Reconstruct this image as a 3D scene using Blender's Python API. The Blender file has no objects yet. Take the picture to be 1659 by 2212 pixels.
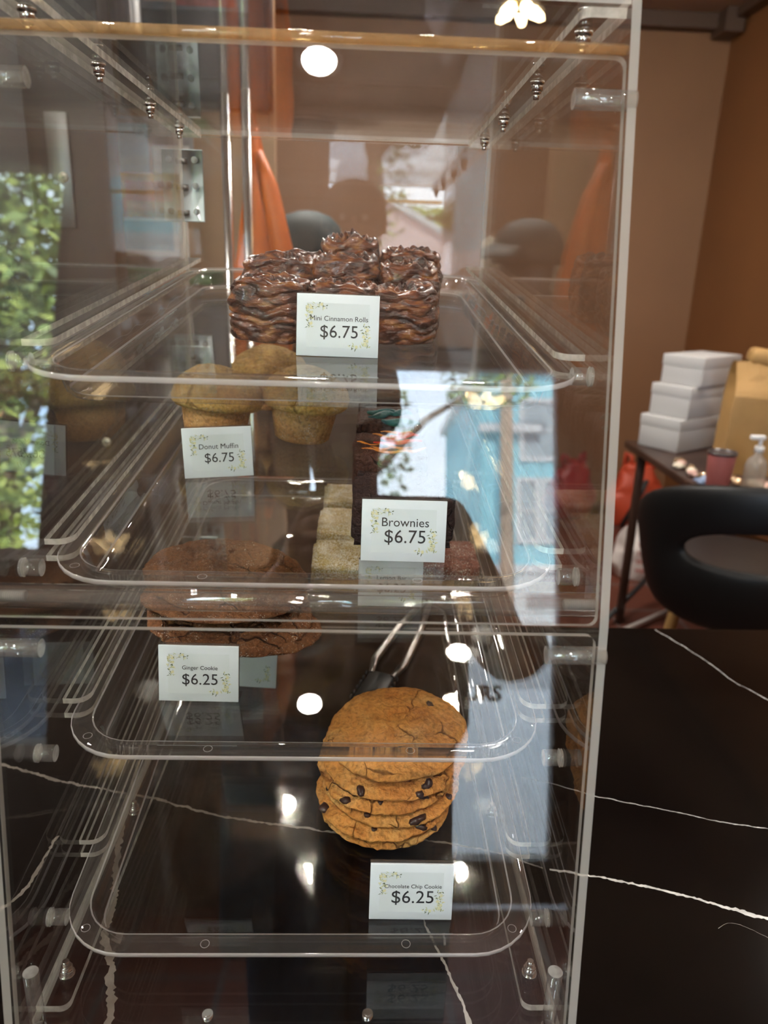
import bpy, bmesh, math, random
from mathutils import Vector, Matrix, noise
random.seed(7)
sc = bpy.context.scene
C = sc.collection
R = math.radians

# ------------------------------------------------------------ camera, sky, sun, exposure
F_PX = 1621.2
CAM = Vector((0.0392, -0.4537, 0.5773))
PITCH, YAW, ROLL = -0.3124, 0.0369, 0.0318
cam_data = bpy.data.cameras.new('camera')
cam = bpy.data.objects.new('camera', cam_data); C.objects.link(cam); sc.camera = cam
fw = Vector((math.sin(YAW)*math.cos(PITCH), math.cos(YAW)*math.cos(PITCH), math.sin(PITCH)))
r0 = fw.cross(Vector((0, 0, 1))).normalized(); u0 = r0.cross(fw)
rt = math.cos(ROLL)*r0 + math.sin(ROLL)*u0
up = -math.sin(ROLL)*r0 + math.cos(ROLL)*u0
m = Matrix((rt, up, -fw)).transposed().to_4x4(); m.translation = CAM
cam.matrix_world = m
cam_data.sensor_fit = 'HORIZONTAL'; cam_data.sensor_width = 36.0
cam_data.lens = 36.0*F_PX/1659.0
cam_data.clip_start = 0.004; cam_data.clip_end = 200
cam_data.dof.use_dof = True; cam_data.dof.focus_distance = 0.66; cam_data.dof.aperture_fstop = 7.6

sc.view_settings.view_transform = 'Standard'; sc.view_settings.look = 'None'
sc.view_settings.gamma = 1.0; sc.view_settings.use_curve_mapping = False
sc.view_settings.exposure = 0.35
cy = sc.cycles
cy.max_bounces = 24; cy.diffuse_bounces = 5; cy.glossy_bounces = 8; cy.transmission_bounces = 14
cy.transparent_max_bounces = 80; cy.caustics_reflective = False; cy.caustics_refractive = False
cy.use_denoising = True; cy.sample_clamp_indirect = 6.0; cy.blur_glossy = 0.3

w = bpy.data.worlds.new('sky'); sc.world = w; w.use_nodes = True
wn = w.node_tree.nodes; wl = w.node_tree.links
SKY = 14.5
bg = wn['Background']; bg.inputs['Strength'].default_value = SKY
tc = wn.new('ShaderNodeTexCoord'); nz = wn.new('ShaderNodeTexNoise'); nz.inputs['Scale'].default_value = 2.2; nz.inputs['Detail'].default_value = 6
cr = wn.new('ShaderNodeValToRGB'); cr.color_ramp.elements[0].position = .35; cr.color_ramp.elements[1].position = .62
cr.color_ramp.elements[0].color = (.52, .72, 1.0, 1); cr.color_ramp.elements[1].color = (.90, .95, 1.0, 1)
wl.new(tc.outputs['Generated'], nz.inputs['Vector']); wl.new(nz.outputs['Fac'], cr.inputs['Fac']); wl.new(cr.outputs['Color'], bg.inputs['Color'])

sd = bpy.data.lights.new('sun', 'SUN'); sd.energy = 66.0; sd.angle = R(2); sd.color = (1, .96, .9)
so = bpy.data.objects.new('sun', sd); C.objects.link(so)
so.rotation_euler = Vector((.10, -.80, -.60)).to_track_quat('-Z', 'Y').to_euler()

LAMP = 640.0        # radiance of the recessed ceiling lamps

# ------------------------------------------------------------ helpers
def tag(o, label, cat, group=None, kind=None):
    if label: o['label'] = label
    if cat: o['category'] = cat
    if group: o['group'] = group
    if kind: o['kind'] = kind
    return o
def struct(o): o['kind'] = 'structure'; return o
def empty(name, loc=(0, 0, 0), rot=(0, 0, 0), label=None, cat=None, group=None):
    o = bpy.data.objects.new(name, None); C.objects.link(o); o.empty_display_size = .02
    o.location = loc; o.rotation_euler = rot
    return tag(o, label, cat, group)

class MB:
    def __init__(s): s.v = []; s.f = []; s.m = []; s.sm = []
    def add(s, vs, fs, mi=0, smooth=False):
        k = len(s.v); s.v += [tuple(v) for v in vs]
        for f in fs: s.f.append([i+k for i in f]); s.m.append(mi); s.sm.append(smooth)
    def box(s, x0, x1, y0, y1, z0, z1, mi=0, M=None):
        vs = [Vector((x, y, z)) for z in (z0, z1) for y in (y0, y1) for x in (x0, x1)]
        if M: vs = [M @ v for v in vs]
        s.add(vs, [(0, 2, 3, 1), (4, 5, 7, 6), (0, 1, 5, 4), (2, 6, 7, 3), (0, 4, 6, 2), (1, 3, 7, 5)], mi)
    def rbox(s, x0, x1, y0, y1, z0, z1, b=.01, mi=0, M=None, seg=2):
        bm = bmesh.new(); bmesh.ops.create_cube(bm, size=1)
        for v in bm.verts: v.co = Vector(((x0+x1)/2+v.co.x*(x1-x0), (y0+y1)/2+v.co.y*(y1-y0), (z0+z1)/2+v.co.z*(z1-z0)))
        bmesh.ops.bevel(bm, geom=list(bm.edges), offset=b, segments=seg, affect='EDGES', profile=.5)
        s.bm(bm, mi, M, True)
    def bm(s, bm, mi=0, M=None, smooth=False):
        bm.verts.index_update()
        vs = [(M @ v.co) if M else v.co.copy() for v in bm.verts]
        s.add(vs, [[v.index for v in f.verts] for f in bm.faces], mi, smooth); bm.free()
    def prism(s, poly, d, mi=0, me=1):
        """closed slab: poly = 3D points in a plane, d = thickness vector; faces mi, edges me"""
        d = Vector(d); n = len(poly)
        a = [Vector(p) for p in poly]; b = [p+d for p in a]
        s.add(a, [list(range(n))[::-1]], mi); s.add(b, [list(range(n))], mi)
        for i in range(n):
            j = (i+1) % n
            s.add([a[i], a[j], b[j], b[i]], [(0, 1, 2, 3)], me)
    def cyl(s, p, q, r, n=20, mi=0, r2=None, caps=True, mc=None):
        p = Vector(p); q = Vector(q); d = (q-p).normalized()
        t = d.orthogonal().normalized(); b = d.cross(t); r2 = r if r2 is None else r2
        A = [p+(t*math.cos(2*math.pi*i/n)+b*math.sin(2*math.pi*i/n))*r for i in range(n)]
        B = [q+(t*math.cos(2*math.pi*i/n)+b*math.sin(2*math.pi*i/n))*r2 for i in range(n)]
        k = len(s.v); s.v += [tuple(v) for v in A+B]
        for i in range(n):
            j = (i+1) % n; s.f.append([k+i, k+j, k+n+j, k+n+i]); s.m.append(mi); s.sm.append(True)
        if caps:
            mc = mi if mc is None else mc
            s.f.append([k+i for i in range(n)][::-1]); s.m.append(mc); s.sm.append(False)
            s.f.append([k+n+i for i in range(n)]); s.m.append(mc); s.sm.append(False)
    def tube(s, pts, r, n=10, mi=0, closed=False):
        pts = [Vector(p) for p in pts]; rs = r if isinstance(r, (list, tuple)) else [r]*len(pts)
        k = len(s.v); N = len(pts); ref = None
        for i, p in enumerate(pts):
            a = pts[i-1] if (i or closed) else p; c = pts[(i+1) % N] if (i < N-1 or closed) else p
            d = (c-a).normalized()
            if ref is None: ref = d.orthogonal().normalized()
            t = (ref-d*ref.dot(d)).normalized(); ref = t; b = d.cross(t)
            s.v += [tuple(p+(t*math.cos(2*math.pi*j/n)+b*math.sin(2*math.pi*j/n))*rs[i]) for j in range(n)]
        for i in range(N if closed else N-1):
            for j in range(n):
                a = k+i*n+j; b = k+i*n+(j+1) % n; i2 = (i+1) % N
                s.f.append([a, b, k+i2*n+(j+1) % n, k+i2*n+j]); s.m.append(mi); s.sm.append(True)
        if not closed:
            s.f.append([k+j for j in range(n)][::-1]); s.m.append(mi); s.sm.append(False)
            s.f.append([k+(N-1)*n+j for j in range(n)]); s.m.append(mi); s.sm.append(False)
    def rings(s, rings, mi=0, smooth=True, cap0=True, cap1=True, ms=None):
        k = len(s.v); n = len(rings[0])
        for r in rings: s.v += [tuple(p) for p in r]
        for i in range(len(rings)-1):
            for j in range(n):
                s.f.append([k+i*n+j, k+i*n+(j+1) % n, k+(i+1)*n+(j+1) % n, k+(i+1)*n+j]); s.m.append(ms[i] if ms else mi); s.sm.append(smooth)
        if cap0: s.f.append([k+j for j in range(n)][::-1]); s.m.append(ms[0] if ms else mi); s.sm.append(False)
        if cap1: s.f.append([k+(len(rings)-1)*n+j for j in range(n)]); s.m.append(ms[-1] if ms else mi); s.sm.append(False)
    def lathe(s, prof, n=32, mi=0, M=None, fn=None):
        rs = []
        for r, z in prof:
            ring = []
            for j in range(n):
                a = 2*math.pi*j/n; p = Vector((r*math.cos(a), r*math.sin(a), z))
                if fn: p = fn(p)
                ring.append(M @ p if M else p)
            rs.append(ring)
        s.rings(rs, mi)
    def build(s, name, mats, parent=None, loc=(0, 0, 0), rot=(0, 0, 0)):
        me = bpy.data.meshes.new(name); me.from_pydata(s.v, [], s.f)
        for mt in (mats if isinstance(mats, (list, tuple)) else [mats]): me.materials.append(mt)
        me.polygons.foreach_set('material_index', s.m); me.polygons.foreach_set('use_smooth', s.sm); me.update()
        o = bpy.data.objects.new(name, me); C.objects.link(o); o.location = loc; o.rotation_euler = rot
        if parent: o.parent = parent
        return o

def copy_tree(o, parent=None):
    c = o.copy(); C.objects.link(c)
    if parent: c.parent = parent
    for ch in list(o.children): copy_tree(ch, c)
    return c

# ------------------------------------------------------------ materials
def mat(name, col=(.8, .8, .8), rough=.5, metal=0, spec=.5, noise_amt=0, scale=20, bump=0, bscale=None, coat=0, emit=None, strength=0, col2=None, trans=0, sss=0):
    m = bpy.data.materials.new(name); m.use_nodes = True; nt = m.node_tree; b = nt.nodes['Principled BSDF']
    b.inputs['Base Color'].default_value = (*col, 1); b.inputs['Roughness'].default_value = rough
    b.inputs['Metallic'].default_value = metal; b.inputs['Specular IOR Level'].default_value = spec
    b.inputs['Coat Weight'].default_value = coat; b.inputs['Transmission Weight'].default_value = trans
    b.inputs['Coat Roughness'].default_value = .12
    if sss: b.inputs['Subsurface Weight'].default_value = sss; b.inputs['Subsurface Radius'].default_value = (.006, .003, .0015)
    if emit: b.inputs['Emission Color'].default_value = (*emit, 1); b.inputs['Emission Strength'].default_value = strength
    if noise_amt or bump or col2:
        t = nt.nodes.new('ShaderNodeTexCoord'); n = nt.nodes.new('ShaderNodeTexNoise'); n.inputs['Scale'].default_value = scale; n.inputs['Detail'].default_value = 5
        nt.links.new(t.outputs['Object'], n.inputs['Vector'])
        if noise_amt or col2:
            r = nt.nodes.new('ShaderNodeValToRGB'); r.color_ramp.elements[0].position = .36; r.color_ramp.elements[1].position = .64
            c2 = col2 or tuple(c*(1-noise_amt) for c in col)
            r.color_ramp.elements[0].color = (*c2, 1); r.color_ramp.elements[1].color = (*col, 1)
            nt.links.new(n.outputs['Fac'], r.inputs['Fac']); nt.links.new(r.outputs['Color'], b.inputs['Base Color'])
        if bump:
            n2 = nt.nodes.new('ShaderNodeTexNoise'); n2.inputs['Scale'].default_value = bscale or scale*3; n2.inputs['Detail'].default_value = 6
            nt.links.new(t.outputs['Object'], n2.inputs['Vector'])
            bp = nt.nodes.new('ShaderNodeBump'); bp.inputs['Strength'].default_value = bump; bp.inputs['Distance'].default_value = .002
            nt.links.new(n2.outputs['Fac'], bp.inputs['Height']); nt.links.new(bp.outputs['Normal'], b.inputs['Normal'])
    return m

def clear_mat(name, tint=(.985, .985, .98), rough=0.0, ior=1.49, haze=0.0, hazecol=(.8, .8, .8), bump=0, streak=0):
    """thin clear plastic: straight-through light plus a Fresnel reflection on each face"""
    m = bpy.data.materials.new(name); m.use_nodes = True; nt = m.node_tree; N = nt.nodes; L = nt.links
    N.remove(N['Principled BSDF']); out = N['Material Output']
    tr = N.new('ShaderNodeBsdfTransparent'); tr.inputs['Color'].default_value = (*tint, 1)
    gl = N.new('ShaderNodeBsdfGlossy'); gl.inputs['Roughness'].default_value = rough
    geo = N.new('ShaderNodeNewGeometry'); mx = N.new('ShaderNodeMapRange')
    mx.inputs['To Min'].default_value = ior; mx.inputs['To Max'].default_value = 1/ior
    fr = N.new('ShaderNodeFresnel'); mix = N.new('ShaderNodeMixShader')
    L.new(geo.outputs['Backfacing'], mx.inputs['Value']); L.new(mx.outputs['Result'], fr.inputs['IOR'])
    L.new(fr.outputs['Fac'], mix.inputs['Fac']); L.new(gl.outputs['BSDF'], mix.inputs[2])
    if haze:
        df = N.new('ShaderNodeBsdfDiffuse'); df.inputs['Color'].default_value = (*hazecol, 1)
        tl = N.new('ShaderNodeBsdfTranslucent'); tl.inputs['Color'].default_value = (*hazecol, 1)
        ad = N.new('ShaderNodeMixShader'); L.new(df.outputs[0], ad.inputs[1]); L.new(tl.outputs[0], ad.inputs[2])
        m2 = N.new('ShaderNodeMixShader'); m2.inputs['Fac'].default_value = haze
        if streak:
            t = N.new('ShaderNodeTexCoord'); n_ = N.new('ShaderNodeTexNoise'); n_.inputs['Scale'].default_value = 120; n_.inputs['Detail'].default_value = 2
            L.new(t.outputs['Object'], n_.inputs['Vector']); mr = N.new('ShaderNodeMapRange'); mr.inputs['From Min'].default_value = .38; mr.inputs['From Max'].default_value = .62
            mr.inputs['To Min'].default_value = haze-streak; mr.inputs['To Max'].default_value = haze+streak; L.new(n_.outputs['Fac'], mr.inputs['Value']); L.new(mr.outputs['Result'], m2.inputs['Fac'])
        L.new(tr.outputs[0], m2.inputs[1]); L.new(ad.outputs[0], m2.inputs[2]); L.new(m2.outputs[0], mix.inputs[1])
    else:
        L.new(tr.outputs[0], mix.inputs[1])
    if bump:
        t = N.new('ShaderNodeTexCoord'); n_ = N.new('ShaderNodeTexNoise'); n_.inputs['Scale'].default_value = 22; n_.inputs['Detail'].default_value = 1
        L.new(t.outputs['Object'], n_.inputs['Vector']); bp = N.new('ShaderNodeBump'); bp.inputs['Strength'].default_value = bump; bp.inputs['Distance'].default_value = .004
        L.new(n_.outputs['Fac'], bp.inputs['Height']); L.new(bp.outputs['Normal'], gl.inputs['Normal'])
    L.new(mix.outputs[0], out.inputs['Surface'])
    return m

ACR = clear_mat('clear_acrylic')
TRAYM = clear_mat('clear_tray', tint=(.95, .945, .935), ior=1.55)
EDGE = clear_mat('acrylic_edge', tint=(.90, .86, .80), rough=.06, haze=.40, hazecol=(.97, .93, .86))  # pale haze colour stands in for light carried to the cut edges
STRIPE = clear_mat('acrylic_strip_edge', tint=(.90, .86, .80), rough=.06, haze=.50, hazecol=(1, .95, .86), streak=.1)  # same painted edge glow, streaked, for the strips and rails
BARM = clear_mat('clear_bar', tint=(.97, .96, .95), ior=1.75, haze=.04, hazecol=(.9, .88, .84))
PIN = clear_mat('clear_pin', tint=(.93, .93, .92), ior=1.75, haze=.075, hazecol=(.95, .94, .90))
PINC = clear_mat('clear_pin_end', tint=(.9, .9, .88), ior=1.75, haze=.45, hazecol=(.98, .96, .92), streak=.1)
LIP = clear_mat('lip_painted_glow', tint=(.92, .76, .55), rough=.05, haze=.24, hazecol=(.85, .58, .32), streak=.06)  # amber colour stands in for warm lamp light on the clear lip
FOLD = clear_mat('tray_fold', tint=(.92, .90, .89), rough=.02, haze=.42, hazecol=(.97, .92, .90), ior=1.8)  # pale haze painted in for the bright highlights along the folds
WALLT = clear_mat('tray_wall', tint=(.93, .92, .91), rough=.0, haze=.05, hazecol=(.85, .83, .82), ior=1.6, bump=.5)
RIMT = clear_mat('tray_rim', tint=(.93, .92, .91), haze=.045, hazecol=(.85, .80, .76), ior=1.6, bump=.25)
RIME = clear_mat('tray_rim_edge', tint=(.9, .86, .86), rough=.03, haze=.62, hazecol=(1, .94, .93))  # painted highlight: pale haze for the bright line on the rim
SKYPLATE = mat('sky_tint_hinge_plate', (.84, .97, 1.0), .2)  # pale blue put in for sky mirrored in the clear hinge plates
GLASSW = clear_mat('window_glass', tint=(.96, .98, .98), ior=1.45)
def glass(name, col=(1, 1, 1), rough=0, ior=1.49):
    m = bpy.data.materials.new(name); m.use_nodes = True; N = m.node_tree.nodes; N.remove(N['Principled BSDF'])
    g = N.new('ShaderNodeBsdfGlass'); g.inputs['Color'].default_value = (*col, 1); g.inputs['Roughness'].default_value = rough; g.inputs['IOR'].default_value = ior
    m.node_tree.links.new(g.outputs[0], N['Material Output'].inputs['Surface']); return m
STEEL = mat('polished_steel', (.75, .74, .72), .16, 1)
DSTEEL = mat('dark_steel', (.22, .21, .20), .35, 1)
CHROME = mat('chrome', (.95, .95, .94), .18, 1)
THREAD = clear_mat('threaded_plastic', tint=(.9, .9, .9), rough=.2, haze=.4, hazecol=(.9, .9, .88))

# ------------------------------------------------------------ the shop
FL, CE = -.95, 2.05
YB, XR, XL, YF = 4.6, 2.2, -3.0, -1.9
wall_mat = mat('orange_brown_paint', (.225, .090, .030), .55, noise_amt=.12, scale=1.5, bump=.08, bscale=60)
wall_mat2 = mat('tan_paint', (.25, .122, .058), .6, noise_amt=.1, scale=1.5)
ceil_mat = mat('warm_ceiling', (.40, .29, .215), .6, noise_amt=.1, scale=2)
dark_wall = mat('dark_brown_paint', (.15, .10, .075), .6)

def tile_mat():
    m = mat('terracotta_tiles', (.11, .03, .018), .6, spec=.3); nt = m.node_tree; b = nt.nodes['Principled BSDF']
    t = nt.nodes.new('ShaderNodeTexCoord'); br = nt.nodes.new('ShaderNodeTexBrick'); br.offset = 0
    br.inputs['Color1'].default_value = (.105, .030, .018, 1); br.inputs['Color2'].default_value = (.13, .038, .022, 1); br.inputs['Mortar'].default_value = (.12, .08, .07, 1)
    br.inputs['Scale'].default_value = 3.2; br.inputs['Brick Width'].default_value = 1; br.inputs['Row Height'].default_value = 1; br.inputs['Mortar Size'].default_value = .03
    nt.links.new(t.outputs['Object'], br.inputs['Vector']); nt.links.new(br.outputs['Color'], b.inputs['Base Color']); return m
a = MB(); a.box(XL, XR, YF, YB, FL-.1, FL); struct(a.build('floor', tile_mat()))
a = MB(); a.box(XL-.1, XR+.1, YF-.1, YB+.1, CE, CE+.1)
struct(a.build('ceiling', ceil_mat))
a = MB(); a.box(XL-.1, XR+.1, YB, YB+.1, FL, CE); struct(a.build('wall_back', wall_mat2))
a = MB(); a.box(XR, XR+.1, YF, YB, FL, CE); struct(a.build('wall_right', wall_mat))
a = MB(); a.box(XL-.1, XL, YF, YB, FL, CE); struct(a.build('wall_left', dark_wall))
DX0, DX1, DZ0, DZ1 = -.12, .70, -.80, 1.15
WX0, WX1 = -2.5, -.94
a = MB()
for x0, x1, z0, z1 in [(XL-.1, WX0, FL, CE), (WX1, DX0-.06, FL, CE), (DX1+.06, XR+.1, FL, CE), (WX0, WX1, 1.87, CE), (WX0, WX1, .15, .50), (WX0, WX1, FL, -.42), (DX0-.06, DX1+.06, DZ1+.06, CE)]:
    a.box(x0, x1, YF-.1, YF, z0, z1)
struct(a.build('wall_front', dark_wall))
a = MB(); a.box(XL, XR, YB-.09, YB, 1.97, CE); a.box(XR-.07, XR, YF, YB, 2.0, CE); a.box(XR-.13, XR-.02, YB-.2, YB-.02, 1.93, CE)
struct(a.build('trim_1', mat('dark_brown_beam', (.09, .05, .032), .5)))
# door
dk = mat('dark_wood_frame', (.06, .035, .025), .4, noise_amt=.3, scale=8)
dr = struct(empty('door_1', (.25, YF-.05, FL)))
a = MB()
for x0, x1, z0, z1 in [(DX0-.06, DX0, 0, DZ1-FL+.06), (DX1, DX1+.06, 0, DZ1-FL+.06), (DX0, DX1, DZ1-FL, DZ1-FL+.06), (DX0, DX1, 0, DZ0-FL)]:
    a.box(x0-.25, x1-.25, -.025, .025, z0, z1)
a.build('door_frame', dk, dr)
a = MB(); a.box(DX0-.25, DX1-.25, -.004, .004, DZ0-FL, DZ1-FL); a.build('door_glass', GLASSW, dr)
wn_ = struct(empty('window_1', ((WX0+WX1)/2, YF-.05, .5)))
cx = (WX0+WX1)/2; a = MB()
wh = mat('white_sill', (.8, .8, .78), .4)
for x0, x1, z0, z1 in [(WX0, WX0+.05, 0, 1.37), (WX1-.04, WX1, 0, 1.37), (WX0, WX1, 1.32, 1.37)]: a.box(x0-cx, x1-cx, -.03, .03, z0, z1)
a.build('window_frame', dk, wn_)
a = MB(); a.box(WX0-cx, WX1-cx+.02, -.05, .09, -.025, .012); a.build('window_sill', wh, wn_)
a = MB(); a.box(WX0-cx, WX1-cx, -.003, .003, 0, 1.37); a.build('window_pane', GLASSW, wn_)
w2 = struct(empty('window_2', ((WX0+WX1)/2, YF-.05, -.42)))
a = MB(); a.box(WX0-cx, WX1-cx, -.05, .07, -.03, .012); a.build('window_sill', wh, w2)
a = MB(); a.box(WX0-cx, WX1-cx, -.003, .003, 0, .57); a.build('window_pane', clear_mat('tinted_glass', tint=(.35, .38, .42)), w2)

# recessed ceiling lamps; the last four are added just to brighten the room
lamp_e = mat('lamp_lens', (1, 1, 1), .4, emit=(1, .95, .87), strength=LAMP); ring_m = mat('white_trim_ring', (.75, .72, .68), .4)
lamp_xy = [(-.14, -1.42, 'mirrored as the upper white spot on the case front'), (-.11, -1.66, 'mirrored as the lower white spot on the case front'), (-.30, 2.72, None), (-.17, 2.26, None), (.52, 2.28, None), (2.05, 1.9, None), (1.95, .2, None), (-1.5, .7, None), (-1.1, -.75, None)]
proto = None
for i, (x, y, t) in enumerate(lamp_xy):
    lab = 'round recessed ceiling lamp ' + (t if t else 'glowing in the brown ceiling above the shop, mirrored in the trays or added as fill')
    if proto is None:
        proto = empty('ceiling_lamp', (x, y, CE))
        b = MB(); b.lathe([(.052, -.004), (.062, -.012), (.072, -.012), (.075, 0)], 28); b.build('trim_ring', ring_m, proto)
        b = MB(); b.lathe([(.001, -.034), (.020, -.032), (.040, -.024), (.051, -.012), (.053, -.002)], 28); b.build('lens', lamp_e, proto)
        o = proto
    else:
        o = copy_tree(proto); o.location = (x, y, CE)
    tag(o, lab, 'ceiling lamp', 'recessed ceiling lamps')

# ------------------------------------------------------------ counter (black marble, white veins)
ctr_m = mat('black_marble', (.0025, .002, .002), .09, spec=.2, col2=(.007, .005, .004), scale=3)
vein_m = mat('white_vein', (.62, .60, .57), .25, noise_amt=.35, scale=60)
vein_d = mat('pale_brown_vein', (.21, .18, .155), .25, noise_amt=.35, scale=50)
a = MB(); a.box(-1.6, 1.05, -.085, .708, -.04, 0)
def vein(b, pts, w0, w1, mi, seed):
    P = [Vector((p[0], p[1], 0)) for p in pts]; out = []
    for i in range(len(P)-1):
        n = max(2, int((P[i+1]-P[i]).length/.002))
        for k in range(n): out.append(P[i].lerp(P[i+1], k/n))
    out.append(P[-1]); N = len(out); L = []; Rr = []
    sm = [sum((out[max(0, min(N-1, i+k))] for k in range(-6, 7)), Vector())/13 for i in range(N)]
    for i, p in enumerate(sm):
        d = (sm[min(N-1, i+1)]-sm[max(0, i-1)]).normalized(); nn = Vector((-d.y, d.x, 0)); t = i/(N-1)
        wd = (w0+(w1-w0)*t)
        wob = nn*(noise.noise((p.x*60+seed, p.y*60, 0))*.0016+noise.noise((p.x*220+seed, p.y*220, 3))*.0006)
        l = wd*(.65+.7*noise.noise((p.x*300, p.y*300, seed))+.5*noise.noise((p.x*70, p.y*70, seed+4)))
        r = wd*(.65+.7*noise.noise((p.x*300+9, p.y*300, seed+2))+.5*noise.noise((p.x*80, p.y*80, seed+7)))
        L.append(p+wob+nn*max(l, .0001)+Vector((0, 0, .00015))); Rr.append(p+wob-nn*max(r, .0001)+Vector((0, 0, .00015)))
    k = len(b.v); b.v += [tuple(v) for v in L+Rr]
    for i in range(N-1): b.f.append([k+N+i, k+N+i+1, k+i+1, k+i]); b.m.append(mi); b.sm.append(False)
vein(a, [(-.55, .39), (-.383, .321), (-.306, .292), (-.259, .28), (-.186, .261), (-.103, .232), (-.041, .221), (.01, .211), (.126, .197), (.19, .182), (.239, .158)], .0035, .0016, 2, 1)
vein(a, [(.239, .158), (.286, .149), (.336, .136), (.377, .121), (.4, .112), (.438, .097), (.487, .073), (.6, .03)], .0022, .0034, 1, 2)
vein(a, [(.24, .305), (.271, .295), (.33, .268), (.403, .246), (.454, .228), (.501, .218), (.55, .212), (.7, .2)], .0006, .0013, 1, 3)
vein(a, [(.555, .706), (.579, .65), (.6, .592), (.611, .536), (.64, .483), (.67, .427), (.73, .35)], .0012, .0012, 1, 4)
vein(a, [(-.140, -.05), (-.146, -.024), (-.151, -.004), (-.157, .019), (-.166, .051), (-.182, .078), (-.184, .12), (-.199, .173), (-.212, .249), (-.221, .332)], .0055, .003, 2, 5)
vein(a, [(.105, .11), (.11, .091), (.117, .066), (.124, .047), (.131, .027), (.136, .002), (.141, -.03)], .0012, .0028, 1, 6)
vein(a, [(-.42, .05), (-.34, .08), (-.285, .103), (-.271, .131), (-.272, .166), (-.268, .205)], .004, .002, 2, 7)
vein(a, [(.438, .064), (.41, .09), (.392, .094), (.382, .083)], .0002, .0004, 2, 8)
ct = a.build('counter', [ctr_m, vein_m, vein_d])
a = MB(); a.box(-1.55, 1.0, -.06, .66, FL, -.04); a.build('counter_base', mat('dark_panel', (.03, .02, .017), .5), ct)
tag(ct, 'glossy black stone counter with white veins under the clear pastry case', 'counter')

# ------------------------------------------------------------ acrylic display case
case = empty('display_case', (0, .3, .004), label='tall clear acrylic countertop pastry case with slanted front and four trays', cat='display case')
def P(b, name, mats, par=case):
    o = b.build(name, mats, par); o.matrix_parent_inverse = Matrix.Translation(-par.location) if par is case else par.matrix_parent_inverse
    return o
def unloc(o):  # children are modelled in world coordinates
    o.location = -Vector(case.location); return o
def CP(b, name, mats): return unloc(b.build(name, mats, case))
XI, XO = .204, .210
ZK, QB = .3513, .0484
YT, ZT = .0785, .7096
ZTOP, YBK = .746, .657
UPS = (YT)/(ZT-ZK)              # upper front slope dy/dz
def yf(z): return (z-ZK)*UPS if z >= ZK else (z-ZK)*QB/ZK
side = [(0, yf(.004), .004), (0, 0, ZK), (0, yf(ZTOP), ZTOP), (0, YBK, ZTOP), (0, YBK, .004)]
for s in (-1, 1):
    b = MB(); b.prism([(s*XI, y, z) for _, y, z in side], (s*(XO-XI), 0, 0), 0, 1); CP(b, 'side_panel', [ACR, EDGE])
b = MB(); y0 = yf(.740)+.002
b.prism([(-XI, y0, .740), (XI, y0, .740), (XI, YBK-.006, .740), (-XI, YBK-.006, .740)], (0, 0, .006), 0, 1); CP(b, 'top_panel', [ACR, EDGE])
b = MB(); b.prism([(-XI, -.043, .010), (XI, -.043, .010), (XI, YBK-.006, .010), (-XI, YBK-.006, .010)], (0, 0, .006), 0, 1); CP(b, 'base_plate', [ACR, EDGE])
for s in (-1, 1):                # two rear doors meeting at the centre line are one pane wide each; here one wide pane with both hinges
    pass
b = MB(); b.prism([(-XI, YBK-.006, .02), (XI, YBK-.006, .02), (XI, YBK-.006, .738), (-XI, YBK-.006, .738)], (0, .006, 0), 0, 1); rear = CP(b, 'rear_door', [ACR, EDGE])
def flap(name, z0, z1, x=.2025):
    # slab lying in the slanted front plane, rounded corners
    t = .006; c = .006; pts = []
    for (cx_, cz, a0) in ((x-c, z1-c, 0), (-x+c, z1-c, 90), (-x+c, z0+c, 180), (x-c, z0+c, 270)):
        for k in range(5):
            an = R(a0+k*22.5); X_ = cx_+c*math.cos(an); Z_ = cz+c*math.sin(an); pts.append((X_, yf(Z_)+.0005, Z_))
    sl = UPS if z0 > .3 else QB/ZK
    n = Vector((0, 1, -sl)).normalized()*t
    b = MB(); b.prism(pts, n, 0, 1); return CP(b, name, [ACR, EDGE])
flap('front_flap', ZK+.001, ZT); flap('front_flap', .012, ZK-.006)
b = MB(); b.cyl((-.2025, yf(ZT)+.002, ZT+.0036), (.2025, yf(ZT)+.002, ZT+.0036), .0034, 24); CP(b, 'flap_lip', LIP)  # added bar carrying the painted golden highlight of the flap's top edge
# cross bar above the kink: clear rod with screws in its ends
b = MB(); b.cyl((-XI, .0145, ZK+.0105), (XI, .0145, ZK+.0105), .0085, 36); b.cyl((-XI, .0145, ZK+.0105), (XI, .0145, ZK+.0105), .0045, 28); rod = CP(b, 'cross_rod', BARM)
for s in (-1, 1):
    b = MB(); b.cyl((s*(XI-.022), .0145, ZK+.0105), (s*(XI+.0005), .0145, ZK+.0105), .0034, 14)
    for k in range(16):
        x = XI-.021+k*.00135; b.cyl((s*x, .0145, ZK+.0105), (s*(x+.0005), .0145, ZK+.0105), .0041, 14)
    CP(b, 'rod_screw', THREAD)
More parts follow.
